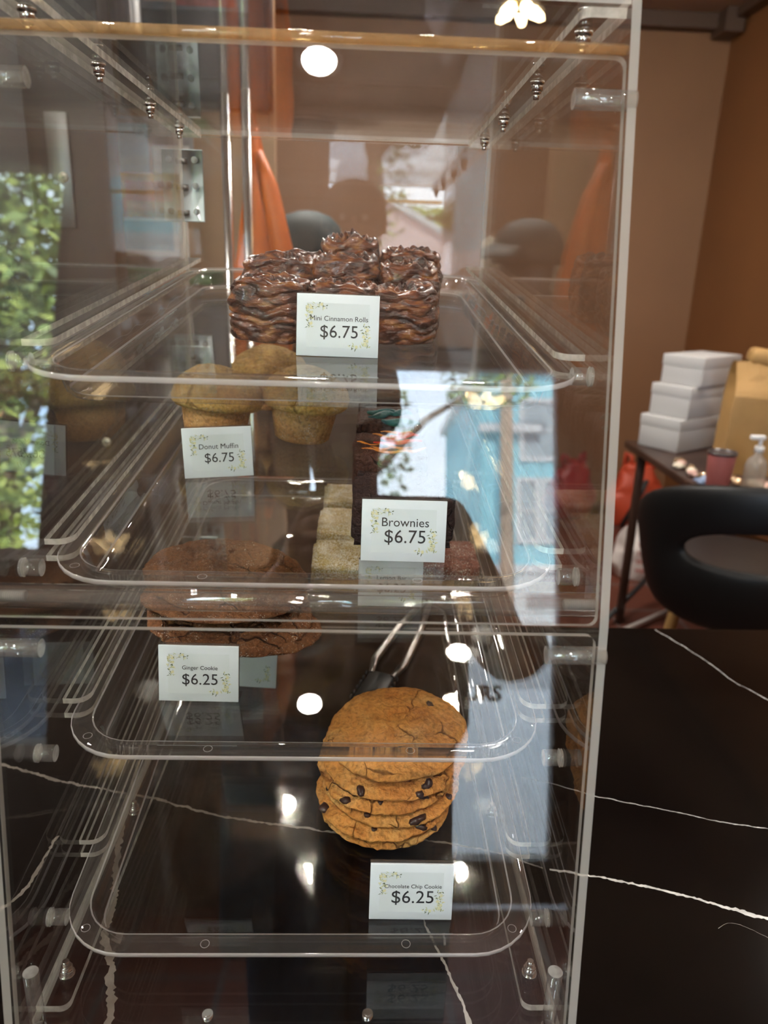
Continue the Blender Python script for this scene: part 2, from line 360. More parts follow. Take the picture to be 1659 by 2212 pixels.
# hinge pins and stop pegs
for z, L in ((.6837, .0335), (.3305, .0345)):
    for s in (-1, 1):
        y = yf(z)+.003; b = MB(); b.cyl((s*(XI-L), y, z), (s*XO, y, z), .0062, 24, mc=1); b.cyl((s*(XI-L+.001), y, z), (s*(XI-.004), y, z), .0030, 16); CP(b, 'hinge_pin', [PIN, PINC])
for y, z in ((.081, .509), (.058, .362), (.046, .215), (.031, .070)):
    for s in (-1, 1):
        if z == .362: y, zz = .060, .3635
        else: zz = z
        b = MB(); b.cyl((s*(XI-.0145), y, zz), (s*(XI-.001), y, zz), .0064, 24, mc=1); b.cyl((s*(XI-.002), y, zz), (s*XI, y, zz), .0072, 24, mc=1); CP(b, 'stop_peg', [PIN, PINC])
for s in (-1, 1):
    b = MB(); b.cyl((s*.197, -.021, .016), (s*.197, -.021, .072), .0056, 22, mc=1); CP(b, 'corner_post', [PIN, PINC])
for x in (-.069, .055):
    b = MB(); b.cyl((x, -.017, .016), (x, -.017, .025), .0042, 16); b.cyl((x, -.017, .025), (x, -.017, .0256), .0026, 16); CP(b, 'floor_stud', [CHROME])
# strips joining top / base to the sides, with bolts
def strip(x0, x1, y0, y1, z0, z1, s, c=.007):
    pts = [(s*x0, y0+c), (s*x0, y1), (s*x1, y1), (s*x1, y0)] + [(s*(x0+c-c*math.sin(R(k*22.5))), y0+c-c*math.cos(R(k*22.5))) for k in range(0, 4)]
    b = MB(); b.prism([(x, y, z0) for x, y in pts], (0, 0, z1-z0), 0, 1); return b
def bolt(b, x, y, z, d):
    b.cyl((x, y, z), (x, y, z+d*.002), .0062, 18)
    b.cyl((x, y, z+d*.002), (x, y, z+d*.0075), .0052, 6)
    b.cyl((x, y, z+d*.0075), (x, y, z+d*.0095), .0040, 12); b.cyl((x, y, z+d*.0095), (x, y, z+d*.0140), .0026, 12)
for s in (-1, 1):
    CP(strip(.176, XI, .094, .64, .734, .740, s), 'top_strip', [ACR, STRIPE])
    CP(strip(.179, XI, -.008, .64, .016, .022, s), 'base_strip', [ACR, STRIPE])
    for y in (.124, .265, .425, .555):
        b = MB(); bolt(b, s*.185, y, .734, -1); b.cyl((s*.185, y, .746), (s*.185, y, .7475), .005, 16); CP(b, 'bolt', STEEL)
    for y in (.020, .212, .42):
        b = MB(); bolt(b, s*.190, y, .022, 1); CP(b, 'bolt', STEEL)
# tray rails: an upper and a lower strip per side and level, tilted forward
SL = .1164; TA = math.atan(SL)
RAILS = [.522, .370, .228, .083]
def tilt_pt(x, y, zr): return (x, y, zr+SL*(y-.1))
for zr in RAILS:
    for s in (-1, 1):
        for dz in (0, -.0138):
            x0, x1, y0, y1, c = .183, XI, .102, .640, .012
            pts = [(s*x0, y0+c), (s*x0, y1), (s*x1, y1), (s*x1, y0)] + [(s*(x0+c-c*math.sin(R(k*18))), y0+c-c*math.cos(R(k*18))) for k in range(0, 5)]
            b = MB(); b.prism([tilt_pt(x, y, zr+dz-.0048) for x, y in pts], (0, 0, .0048), 0, 1); CP(b, 'tray_rail', [ACR, STRIPE])
# rear hinges
for s in (-1,):
    for zc in (.676, .42, .13):
        b = MB(); b.rbox(s*.178, s*.203, .6465, .6505, zc-.044, zc+.044, .0008)
        h = CP(b, 'hinge_plate', SKYPLATE)
        for dz in (-.032, 0, .032):
            b = MB(); b.cyl((s*.187, .6465, zc+dz), (s*.187, .643, zc+dz), .0042, 14); b.cyl((s*.187, .643, zc+dz), (s*.187, .641, zc+dz), .0025, 10)
            b.cyl((s*.1965, .6445, zc+dz-.002), (s*.2035, .6445, zc+dz-.002), .0035, 12)
            o = b.build('hinge_bolt', DSTEEL, h)

# ------------------------------------------------------------ serving trays
TW, TL, TR = .195, .585, .055
def rr(hw, v0, v1, r, h, n=9):
    pts = []
    for cx_, cv, a0 in ((hw-r, v1-r, 0), (-hw+r, v1-r, 90), (-hw+r, v0+r, 180), (hw-r, v0+r, 270)):
        for k in range(n):
            an = R(a0+90*k/(n-1)); pts.append((cx_+r*math.cos(an), cv+r*math.sin(an), h))
    return pts
def tray_mesh():
    prof = [(.0008, -.0042, 0), (0, -.0036, 1), (0, -.0008, 1), (.0008, 0, 4), (.0165, 0, 2), (.0178, -.0005, 3), (.0197, -.0020, 3), (.0236, -.0165, 3), (.0250, -.0200, 2), (.0262, -.0213, 3), (.0295, -.0220, 0)]
    prof2 = [(.0290, -.0250, 0), (.0255, -.0244, 0), (.0225, -.0215, 0), (.0175, -.0045, 0), (.0160, -.0042, 0), (.0008, -.0042, 0)]
    b = MB()
    def ring(d, h): return rr(TW-d, d, TL-d, max(TR-d, .012), h)
    b.rings([ring(d, h) for d, h, _ in prof], 0, True, False, True, [p[2] for p in prof][:])
    b.rings([ring(d, h) for d, h, _ in prof2], 0, True, True, False)
    for x, v in ((-.075, .0085), (.085, .0085), (TW-.022, .022), (-TW+.022, .022)):   # moulding marks on the rim
        ro, ri, n = .0036, .0033, 20
        A = [(x+ro*math.cos(2*math.pi*i/n), v+ro*math.sin(2*math.pi*i/n), .0003) for i in range(n)]
        B = [(x+ri*math.cos(2*math.pi*i/n), v+ri*math.sin(2*math.pi*i/n), .0003) for i in range(n)]
        b.add(A+B, [(i, (i+1) % n, n+(i+1) % n, n+i) for i in range(n)], 1)
    return b
RZ = [z-.0138+.0044 for z in RAILS]
TFR = [.042, .056, .047, .003]           # y of each tray's front rim
TNAMES = ['topmost clear tray in the case, holding the glazed cinnamon rolls', 'second clear tray from the top, holding muffins and brownies', 'third clear tray from the top, holding ginger cookies and lemon bars', 'lowest clear tray in the case, holding the chocolate chip cookies']
tray0 = tray_mesh(); trays = []
tme = None
for k in range(4):
    if tme is None:
        o = tray0.build('serving_tray', [TRAYM, RIME, FOLD, WALLT, RIMT]); tme = o.data
    else:
        o = bpy.data.objects.new('serving_tray', tme); C.objects.link(o)
    o.location = (0, TFR[k], RZ[k]+SL*(TFR[k]-.1)); o.rotation_euler = (TA, 0, 0)
    tag(o, TNAMES[k], 'tray', 'clear trays in the pastry case'); trays.append(o)
def on_tray(k, x, y, h=0):
    """world point on tray k's floor at (x, y), raised by h along the floor normal"""
    z = RZ[k]+SL*(y-.1)-.0220/math.cos(TA)
    n = Vector((0, -math.sin(TA), math.cos(TA)))
    return Vector((x, y, z))+n*h

# ------------------------------------------------------------ price cards
card_white = mat('white_card', (.70, .76, .81), .45)
card_face = mat('pale_card_print', (.665, .725, .755), .45)
ink = mat('black_ink', (.02, .02, .022), .6)
leafA = mat('sage_print', (.48, .52, .30), .6); leafB = mat('dark_green_print', (.12, .15, .09), .6); leafC = mat('cream_flower_print', (.70, .68, .42), .6)
def text_mesh(txt, width=None, height=None, name='lettering', mats=None, parent=None, ext=.00006, bold=0):
    cu = bpy.data.curves.new('lettering', 'FONT'); cu.body = txt; cu.offset = bold; cu.align_x = 'CENTER'; cu.extrude = 0.001; cu.resolution_u = 3
    t = bpy.data.objects.new('lettering', cu); C.objects.link(t); bpy.context.view_layer.update()
    me = bpy.data.meshes.new_from_object(t.evaluated_get(bpy.context.evaluated_depsgraph_get()))
    bpy.data.objects.remove(t)
    xs = [v.co.x for v in me.vertices]; W_ = max(xs)-min(xs); cxx = (max(xs)+min(xs))/2
    ys = [v.co.y for v in me.vertices]; sc_ = width/W_ if width else height/(max(ys)-min(ys))
    for v in me.vertices: v.co = Vector(((v.co.x-cxx)*sc_, v.co.y*sc_, v.co.z/.001*ext))
    me.materials.clear(); me.materials.append(mats or ink)
    o = bpy.data.objects.new(name, me); C.objects.link(o)
    if parent: o.parent = parent
    return o
def leaf(b, x, y, L, wd, an, mi, z=.0):
    d = Vector((math.cos(an), math.sin(an), 0)); n = Vector((-d.y, d.x, 0)); p = Vector((x, y, z))
    pts = [p, p+d*L*.35+n*wd, p+d*L*.75+n*wd*.6, p+d*L, p+d*L*.7-n*wd*.5, p+d*L*.3-n*wd*.7]
    b.add(pts, [tuple(range(6))], mi)
CW, CH, CT = .0712, .0525, .0035
def floral():
    rnd = random.Random(3); b = MB()
    x0, x1, y0, y1 = -CW/2+.0085, CW/2-.0085, .0075, CH-.0075
    b.add([(x0, y0, -.00002), (x1, y0, -.00002), (x1, y1, -.00002), (x0, y1, -.00002)], [(0, 1, 2, 3)], 3)
    def spray(cx_, cy_, w_, h_, n):
        for i in range(n):
            x = cx_+rnd.uniform(-.5, .5)*w_; y = cy_+rnd.uniform(-.5, .5)*h_; mi = rnd.choice([0, 0, 0, 1, 1, 2, 2])
            leaf(b, x, y, rnd.uniform(.0016, .0034), rnd.uniform(.0003, .0007), rnd.uniform(0, 6.3), mi, rnd.uniform(.00002, .00006))
        for i in range(max(1, n//14)):
            x = cx_+rnd.uniform(-.4, .4)*w_; y = cy_+rnd.uniform(-.4, .4)*h_
            for k in range(6): leaf(b, x, y, .0017, .0006, k*1.047, 2, .00008)
    spray(x0+.0026, y1-.0105, .0050, .020, 60); spray(x0+.012, y1-.0022, .010, .0035, 16)
    spray(x1-.0026, y0+.0105, .0050, .019, 60); spray(x1-.011, y0+.0016, .010, .0030, 16)
    return b
flor = None
def price_card(k, x, y, title, price, tw, pw, yaw, roll, label, lean=9):
    global flor
    p = on_tray(k, x, y, .0003)
    root = empty('price_card', p, (R(90-lean), R(0), 0), label, 'price card', 'price cards on the trays')
    root.rotation_euler = (Matrix.Rotation(R(yaw), 3, 'Z') @ Matrix.Rotation(R(-lean), 3, 'X') @ Matrix.Rotation(R(roll), 3, 'Y') @ Matrix.Rotation(R(90), 3, 'X')).to_euler()
    b = MB(); b.rbox(-CW/2, CW/2, 0, CH, -.0022, 0, .0004, 0); b.build('card', card_white, root)
    b = MB(); b.prism([(-CW/2-.0003, -.0002, -.0046), (CW/2+.0003, -.0002, -.0046), (CW/2+.0003, CH+.0012, -.0046), (-CW/2-.0003, CH+.0012, -.0046)], (0, 0, .0022), 0, 0)
    b.prism([(-CW/2, -.0002, -.022), (CW/2, -.0002, -.022), (CW/2, -.0002, -.004), (-CW/2, -.0002, -.004)], (0, .0016, 0), 0, 0); b.build('card_holder', mat_holder, root)
    if flor is None:
        o = floral().build('floral_print', [leafA, leafB, leafC, card_face], root, (0, 0, .0001)); flor = o.data
    else:
        o = bpy.data.objects.new('floral_print', flor); C.objects.link(o); o.parent = root; o.location = (0, 0, .0001)
    if title:
        o = text_mesh(title, tw, parent=root); o.location = (.0012, .0302, .00022)
    if price:
        o = text_mesh(price, pw, parent=root); o.location = (.0012, .0162, .00022)
    return root
mat_holder = clear_mat('card_holder_plastic', tint=(.75, .72, .7), rough=.05, haze=.12, hazecol=(.6, .55, .5))
price_card(0, .0185, .211, 'Mini Cinnamon Rolls', '$6.75', .0497, .0325, 0, 0.6, 'white price card on the topmost tray reading Mini Cinnamon Rolls $6.75', 8)
price_card(1, -.107, .315, 'Donut Muffin', '$6.75', .0400, .0300, 8, -2.0, 'white price card in front of the muffins reading Donut Muffin $6.75', 6)
price_card(1, .078, .136, 'Brownies', '$6.75', .0395, .0345, 0, 0.5, 'white price card reading Brownies $6.75 on the second tray', 8)
price_card(2, -.1005, .142, 'Ginger Cookie', '$6.25', .0315, .0315, 0, 0.6, 'cream white price card reading Ginger Cookie $6.25', 8)
price_card(2, .077, .308, 'Lemon Bar', '$6.25', .0330, .0315, 0, 0.4, 'price card reading Lemon Bar, behind the rim of the second tray', 8)
price_card(3, .0915, .0515, 'Chocolate Chip Cookie', '$6.25', .0490, .0360, 0, 0.6, 'white price card reading Chocolate Chip Cookie $6.25 on the lowest tray', 8)
price_card(3, -.093, .365, None, None, 1, 1, -3, 1.5, 'price card half hidden behind the ginger cookies, showing only its printed corner', 12)

# ------------------------------------------------------------ baked goods
def bake_mat(name, base, dark, pale, crack, bump=.6, vs=28, rough=.75, sugar=0):
    m = bpy.data.materials.new(name); m.use_nodes = True; nt = m.node_tree; N = nt.nodes; L = nt.links; b = N['Principled BSDF']
    b.inputs['Roughness'].default_value = rough; b.inputs['Specular IOR Level'].default_value = .3
    b.inputs['Subsurface Weight'].default_value = .12; b.inputs['Subsurface Radius'].default_value = (.004, .002, .001); b.inputs['Subsurface Scale'].default_value = .6
    t = N.new('ShaderNodeTexCoord'); oi = N.new('ShaderNodeObjectInfo')
    va = N.new('ShaderNodeVectorMath'); va.operation = 'ADD'
    cm = N.new('ShaderNodeCombineXYZ'); mu = N.new('ShaderNodeMath'); mu.operation = 'MULTIPLY'; mu.inputs[1].default_value = 7.0
    L.new(oi.outputs['Random'], mu.inputs[0]); L.new(mu.outputs[0], cm.inputs[0]); L.new(mu.outputs[0], cm.inputs[1])
    L.new(t.outputs['Object'], va.inputs[0]); L.new(cm.outputs[0], va.inputs[1])
    n1 = N.new('ShaderNodeTexNoise'); n1.inputs['Scale'].default_value = 24; n1.inputs['Detail'].default_value = 5; L.new(va.outputs[0], n1.inputs['Vector'])
    r1 = N.new('ShaderNodeValToRGB'); r1.color_ramp.elements[0].position = .3; r1.color_ramp.elements[1].position = .68
    r1.color_ramp.elements[0].color = (*dark, 1); r1.color_ramp.elements[1].color = (*pale, 1); e = r1.color_ramp.elements.new(.5); e.color = (*base, 1)
    L.new(n1.outputs['Fac'], r1.inputs['Fac'])
    # warped voronoi cracks
    n2 = N.new('ShaderNodeTexNoise'); n2.inputs['Scale'].default_value = 40; L.new(va.outputs[0], n2.inputs['Vector'])
    mw = N.new('ShaderNodeVectorMath'); mw.operation = 'SCALE'; mw.inputs['Scale'].default_value = .022; L.new(n2.outputs['Color'], mw.inputs[0])
    ad = N.new('ShaderNodeVectorMath'); ad.operation = 'ADD'; L.new(va.outputs[0], ad.inputs[0]); L.new(mw.outputs[0], ad.inputs[1])
    v = N.new('ShaderNodeTexVoronoi'); v.feature = 'DISTANCE_TO_EDGE'; v.inputs['Scale'].default_value = vs; L.new(ad.outputs[0], v.inputs['Vector'])
    n3 = N.new('ShaderNodeTexNoise'); n3.inputs['Scale'].default_value = 18; L.new(va.outputs[0], n3.inputs['Vector'])
    th = N.new('ShaderNodeMapRange'); th.inputs['From Min'].default_value = .50; th.inputs['From Max'].default_value = .70; th.inputs['To Max'].default_value = .07; L.new(n3.outputs['Fac'], th.inputs['Value'])
    lt = N.new('ShaderNodeMapRange'); lt.inputs['To Min'].default_value = 1; lt.inputs['To Max'].default_value = 0; L.new(v.outputs['Distance'], lt.inputs['Value']); L.new(th.outputs['Result'], lt.inputs['From Max'])
    mc = N.new('ShaderNodeMixRGB'); mc.inputs['Color2'].default_value = (*crack, 1); lk = N.new('ShaderNodeMath'); lk.operation = 'MULTIPLY'; lk.inputs[1].default_value = .5; L.new(lt.outputs['Result'], lk.inputs[0]); L.new(lk.outputs[0], mc.inputs['Fac']); L.new(r1.outputs['Color'], mc.inputs['Color1'])
    last = mc
    n4 = N.new('ShaderNodeTexNoise'); n4.inputs['Scale'].default_value = 260; n4.inputs['Detail'].default_value = 4; L.new(va.outputs[0], n4.inputs['Vector'])
    rp = N.new('ShaderNodeMapRange'); rp.inputs['From Min'].default_value = .30; rp.inputs['From Max'].default_value = .56; rp.inputs['To Min'].default_value = .58; rp.inputs['To Max'].default_value = 1; L.new(n4.outputs['Fac'], rp.inputs['Value'])
    mm = N.new('ShaderNodeMixRGB'); mm.blend_type = 'MULTIPLY'; mm.inputs['Fac'].default_value = 1; L.new(last.outputs['Color'], mm.inputs['Color1']); L.new(rp.outputs['Result'], mm.inputs['Color2']); last = mm
    if sugar:
        n5 = N.new('ShaderNodeTexNoise'); n5.inputs['Scale'].default_value = 700; n5.inputs['Detail'].default_value = 2; L.new(va.outputs[0], n5.inputs['Vector'])
        n6 = N.new('ShaderNodeTexNoise'); n6.inputs['Scale'].default_value = 60; L.new(va.outputs[0], n6.inputs['Vector'])
        sm_ = N.new('ShaderNodeMath'); sm_.operation = 'MULTIPLY_ADD'; sm_.inputs[1].default_value = .35; L.new(n6.outputs['Fac'], sm_.inputs[0]); L.new(n5.outputs['Fac'], sm_.inputs[2])
        rs = N.new('ShaderNodeMapRange'); rs.inputs['From Min'].default_value = .90-sugar*.34; rs.inputs['From Max'].default_value = 1.08-sugar*.34; L.new(sm_.outputs[0], rs.inputs['Value'])
        ms = N.new('ShaderNodeMixRGB'); ms.inputs['Color2'].default_value = (.85, .80, .70, 1); L.new(rs.outputs['Result'], ms.inputs['Fac']); L.new(last.outputs['Color'], ms.inputs['Color1']); last = ms
    L.new(last.outputs['Color'], b.inputs['Base Color'])
    h = N.new('ShaderNodeMath'); h.operation = 'MULTIPLY_ADD'; h.inputs[1].default_value = -1.6; L.new(lt.outputs['Result'], h.inputs[0]); L.new(n4.outputs['Fac'], h.inputs[2])
    bp = N.new('ShaderNodeBump'); bp.inputs['Strength'].default_value = min(1, bump*1.5); bp.inputs['Distance'].default_value = .004; L.new(h.outputs[0], bp.inputs['Height']); L.new(bp.outputs['Normal'], b.inputs['Normal'])
    return m
CHIPC = bake_mat('chip_cookie_dough', (.66, .29, .070), (.53, .195, .04), (.72, .39, .125), (.26, .085, .018))
GING = bake_mat('ginger_cookie_dough', (.215, .088, .034), (.14, .050, .017), (.28, .12, .05), (.055, .016, .007), sugar=.25)
CHOC = mat('dark_chocolate', (.045, .020, .014), .3, spec=.5)
def cookie_mesh(Rr, T, seed, rag=.05, wave=.0030):
    nr, na = 20, 110; rnd = random.Random(seed); ph = rnd.uniform(0, 50); b = MB()
    def edge(a): return Rr*(1+rag*noise.noise((math.cos(a)*1.3+ph, math.sin(a)*1.3, seed))+rag*.6*noise.noise((math.cos(a)*4+ph, math.sin(a)*4, seed))+.022*noise.noise((math.cos(a)*13+ph, math.sin(a)*13, seed))+.010*noise.noise((math.cos(a)*34+ph, math.sin(a)*34, seed)))
    def surf(a, t, top):
        r = edge(a)*t; x, y = r*math.cos(a), r*math.sin(a)
        if top:
            z = T*(.40+.60*math.sqrt(max(0, 1-t**4.2)))
            z += wave*noise.noise((x*30+ph, y*30, seed))*(1-t**6)+wave*.9*noise.noise((x*75+ph, y*75, seed+3))*(1-.4*t)+.0010*noise.noise((x*210+ph, y*210, seed))+.0006*noise.noise((x*420+ph, y*420, seed))
            wx, wy = x+.006*noise.noise((x*50, y*50, seed+5)), y+.006*noise.noise((x*50+9, y*50, seed+5))
            c = abs(noise.noise((wx*24+ph*2, wy*24, seed+9)))          # crackled plates
            k = max(0, min(1, 1.9*noise.noise((x*14+ph, y*14, seed+20))+.75))
            z -= max(0, .075-c)/.075*.0042*k*(1-.5*t**8)
        else: z = T*.40*(t**9)*.9
        return Vector((x, y, z))
    rings_ = []
    for i in range(1, nr+1): rings_.append([surf(2*math.pi*j/na, (i/nr)**.75*.985, False) for j in range(na)])
    def side(a, q):
        p = surf(a, 1.0, False); n_ = noise.noise((math.cos(a)*16+ph, math.sin(a)*16, q*2+seed))
        return Vector((p.x*(1+.010*n_), p.y*(1+.010*n_), T*(.36+.10*q)+.0012*n_))
    for q in (0, .5, 1): rings_.append([side(2*math.pi*j/na, q) for j in range(na)])
    for i in range(nr*2, 0, -1): rings_.append([surf(2*math.pi*j/na, (i/(nr*2))**.7*.992, True) for j in range(na)])
    b.rings(rings_, 0, True); return b, surf
def make_cookie(Rr, T, seed, mt, chips=0, top=False):
    b, surf = cookie_mesh(Rr, T, seed)
    o = b.build('cookie', mt); rnd = random.Random(seed+5)
    for i in range(chips):
        a, t = (rnd.uniform(0, 6.28), rnd.uniform(.2, .9)) if top else (3.5+2.5*(i+rnd.random())/chips, rnd.uniform(.86, .985)); p = surf(a, t, True)
        c = MB(); s = rnd.uniform(.0026, .0056); sq = Vector((rnd.uniform(.8, 1.7), rnd.uniform(.7, 1.1), .7)); n = 0
        bm = bmesh.new(); bmesh.ops.create_icosphere(bm, subdivisions=2, radius=1)
        for v in bm.verts: v.co = Vector((v.co.x*sq.x, v.co.y*sq.y, v.co.z*sq.z))*s*(1+.5*noise.noise(v.co*1.7+Vector((i, seed, 0))))
        c.bm(bm, 0, Matrix.Translation(p-Vector((0, 0, s*.15))) @ Matrix.Rotation(rnd.uniform(0, 3), 4, 'Z'), True); c.build('chocolate_chip', CHOC, o)
    return o
CHN = ['topmost of the stack, with a dark chip in its crackled top', 'second from the top of the stack', 'third from the top of the stack', 'third from the bottom of the stack', 'second from the bottom of the stack', 'lowest of the stack, right behind its price card']
h = 0
specs = [(.0660, .0155, .073, .1835, 4), (.0680, .0155, .071, .183, 4), (.0690, .0155, .078, .187, 5), (.0690, .0155, .074, .189, 4), (.0710, .0155, .080, .193, 4), (.0690, .0170, .083, .200, 3)]
for i, (r_, T_, x, y, ch) in enumerate(specs):
    o = make_cookie(r_, T_, 11+i, CHIPC, ch-1, i == 5); o.location = on_tray(3, x, y, h); o.rotation_euler = (TA, random.uniform(-.02, .02), random.uniform(-.4, .4)); h += T_*.90
    tag(o, 'golden chocolate chip cookie, '+CHN[5-i], 'cookie', 'stack of chocolate chip cookies')
h = 0
GN = ['topmost of the four', 'second from the top of the four', 'third from the top of the four', 'lowest of the four, jutting out to the right']
for i, (r_, T_, x, y) in enumerate([(.083, .0165, -.080, .258), (.084, .0165, -.090, .262), (.084, .0165, -.096, .268), (.085, .0175, -.097, .285)]):
    o = make_cookie(r_, T_, 31+i, GING, 0); o.location = on_tray(2, x, y, h); o.rotation_euler = (TA, random.uniform(-.02, .02), random.uniform(0, 3)); h += T_*.88
    tag(o, 'large dark brown ginger cookie, '+GN[3-i], 'cookie', 'stack of ginger cookies')

# cinnamon rolls: folded, glazed layers
def roll_mat():
    m = bpy.data.materials.new('glazed_cinnamon_dough'); m.use_nodes = True; nt = m.node_tree; N = nt.nodes; L = nt.links; b = N['Principled BSDF']
    b.inputs['Roughness'].default_value = .38; b.inputs['Coat Weight'].default_value = .45; b.inputs['Coat Roughness'].default_value = .07
    t = N.new('ShaderNodeTexCoord'); mp = N.new('ShaderNodeMapping'); mp.inputs['Scale'].default_value = (1, 1, 2.4)
    L.new(t.outputs['Object'], mp.inputs['Vector'])
    n = N.new('ShaderNodeTexNoise'); n.inputs['Scale'].default_value = 42; n.inputs['Detail'].default_value = 7; n.inputs['Distortion'].default_value = .6; L.new(mp.outputs[0], n.inputs['Vector'])
    r = N.new('ShaderNodeValToRGB'); el = r.color_ramp.elements; el[0].position = .32; el[0].color = (.010, .003, .0015, 1); el[1].position = .72; el[1].color = (.34, .15, .038, 1)
    e = el.new(.46); e.color = (.052, .012, .0035, 1); e = el.new(.57); e.color = (.15, .038, .008, 1)
    L.new(n.outputs['Fac'], r.inputs['Fac']); L.new(r.outputs[0], b.inputs['Base Color'])
    n2 = N.new('ShaderNodeTexNoise'); n2.inputs['Scale'].default_value = 130; n2.inputs['Detail'].default_value = 5; L.new(mp.outputs[0], n2.inputs['Vector'])
    bp = N.new('ShaderNodeBump'); bp.inputs['Strength'].default_value = .9; bp.inputs['Distance'].default_value = .003; L.new(n2.outputs['Fac'], bp.inputs['Height']); L.new(bp.outputs[0], b.inputs['Normal'])
    return m
ROLLM = roll_mat()
def roll_mesh(W_, D_, H_, seed):
    b = MB(); n = 96; nz_ = 56; rings_ = []
    for i in range(nz_+1):
        t = i/nz_; ring = []
        for j in range(n):
            a = 2*math.pi*j/n; ca, sa = math.cos(a), math.sin(a); q = (abs(ca)**3.4+abs(sa)**3.4)**(-1/3.4)
            x, y = ca*q, sa*q
            ph_ = t*4.7+1.3*noise.noise((ca*1.3+seed, sa*1.3, t*2.2))+.35*noise.noise((ca*4+seed, sa*4, t*5))
            lay = abs(math.sin(math.pi*ph_))**.55                       # folded sheets of dough
            lf = math.floor(ph_)
            bul = 1-.10*(abs(2*t-1)**3)-.10*(1-lay)+.10*noise.noise((ca*1.2+seed, sa*1.2, lf*3.7))+.05*noise.noise((ca*2.4+seed, sa*2.4, t*4))+.012*noise.noise((ca*12, sa*12+seed, t*14))
            z = H_*t+H_*.12*noise.noise((x*1.2+seed, y*1.2, 5))*t
            ring.append(Vector((x*W_/2*bul, y*D_/2*bul, z)))
        rings_.append(ring)
    top = rings_[-1]
    for k in range(1, 18):
        t = 1-k/18; ring = []
        for j, p in enumerate(top):
            a = 2*math.pi*j/n; z = p.z+H_*(.05*math.sin(a+k*1.15)+.07*noise.noise((p.x*t*55+seed, p.y*t*55, 1))+.04*noise.noise((p.x*t*150+seed, p.y*t*150, 2)))*min(1, k/3)
            ring.append(Vector((p.x*t, p.y*t, z)))
        rings_.append(ring)
    b.rings(rings_, 0, True); return b
rl = [(-.0475, .290, .070, .060, .053, 'front left of the pile, showing a pale patch of dough'), (.020, .300, .066, .060, .050, 'front middle of the pile, behind its price card'), (.0805, .295, .062, .058, .047, 'front right of the pile, drooping to the tray'),
      (-.046, .362, .072, .066, .064, 'middle row of the pile, on the left'), (.022, .366, .068, .066, .066, 'middle row of the pile, in the centre'), (.086, .362, .060, .062, .062, 'middle row of the pile, on the right'),
      (-.030, .440, .080, .066, .060, 'back row of the pile, on the left'), (.030, .436, .060, .066, .078, 'tallest, at the back of the pile in the centre'), (.092, .440, .066, .066, .068, 'back row of the pile, on the right')]
for i, (x, y, W_, D_, H_, t) in enumerate(rl):
    o = roll_mesh(W_*1.08, D_*1.08, H_, i*7.3+1).build('cinnamon_roll', ROLLM); o.location = on_tray(0, x, y, 0); o.rotation_euler = (TA, random.uniform(-.05, .05), random.uniform(-.2, .2))
    tag(o, 'dark glazed mini cinnamon roll, '+t, 'cinnamon roll', 'mini cinnamon rolls on the topmost tray')

# muffins
MUF = bake_mat('muffin_top_crust', (.68, .42, .13), (.58, .32, .085), (.76, .50, .18), (.45, .25, .07), bump=.45, vs=14, sugar=.30)
MUFB = bake_mat('muffin_side_crust', (.58, .30, .11), (.50, .235, .075), (.64, .37, .15), (.36, .16, .05), bump=.45, vs=14, sugar=.30)
def muffin(x, y, s, seed, label):
    root = empty('muffin', on_tray(1, x, y, 0), (TA, 0, seed), label, 'muffin', 'muffins on the second tray')
    def f(p): return p*(1+.045*noise.noise((p.x*28+seed, p.y*28, p.z*28))+.02*noise.noise((p.x*80+seed, p.y*80, p.z*80)))
    b = MB(); b.lathe([(.001, 0), (.030*s, 0), (.0325*s, .002*s), (.036*s, .02*s), (.040*s, .042*s), (.041*s, .050*s)], 48, fn=lambda p: Vector((p.x*(1+.01*math.sin(24*math.atan2(p.y, p.x))), p.y*(1+.01*math.sin(24*math.atan2(p.y, p.x))), p.z))); b.build('muffin_base', MUFB, root)
    b = MB(); b.lathe([(.036*s, .040*s), (.046*s, .039*s), (.0505*s, .043*s), (.052*s, .050*s), (.050*s, .058*s), (.045*s, .067*s), (.036*s, .075*s), (.024*s, .081*s), (.012*s, .084*s), (.001, .085*s)], 56, fn=f); b.build('muffin_top', MUF, root)
muffin(-.031, .450, 1.02, 1, 'sugar dusted golden muffin with its whole brown base in view')
muffin(-.134, .432, 1.03, 2, 'broad golden muffin standing behind the Donut Muffin card')
muffin(-.082, .562, 1.0, 3, 'golden muffin behind the other two, seen blurred through the topmost tray')

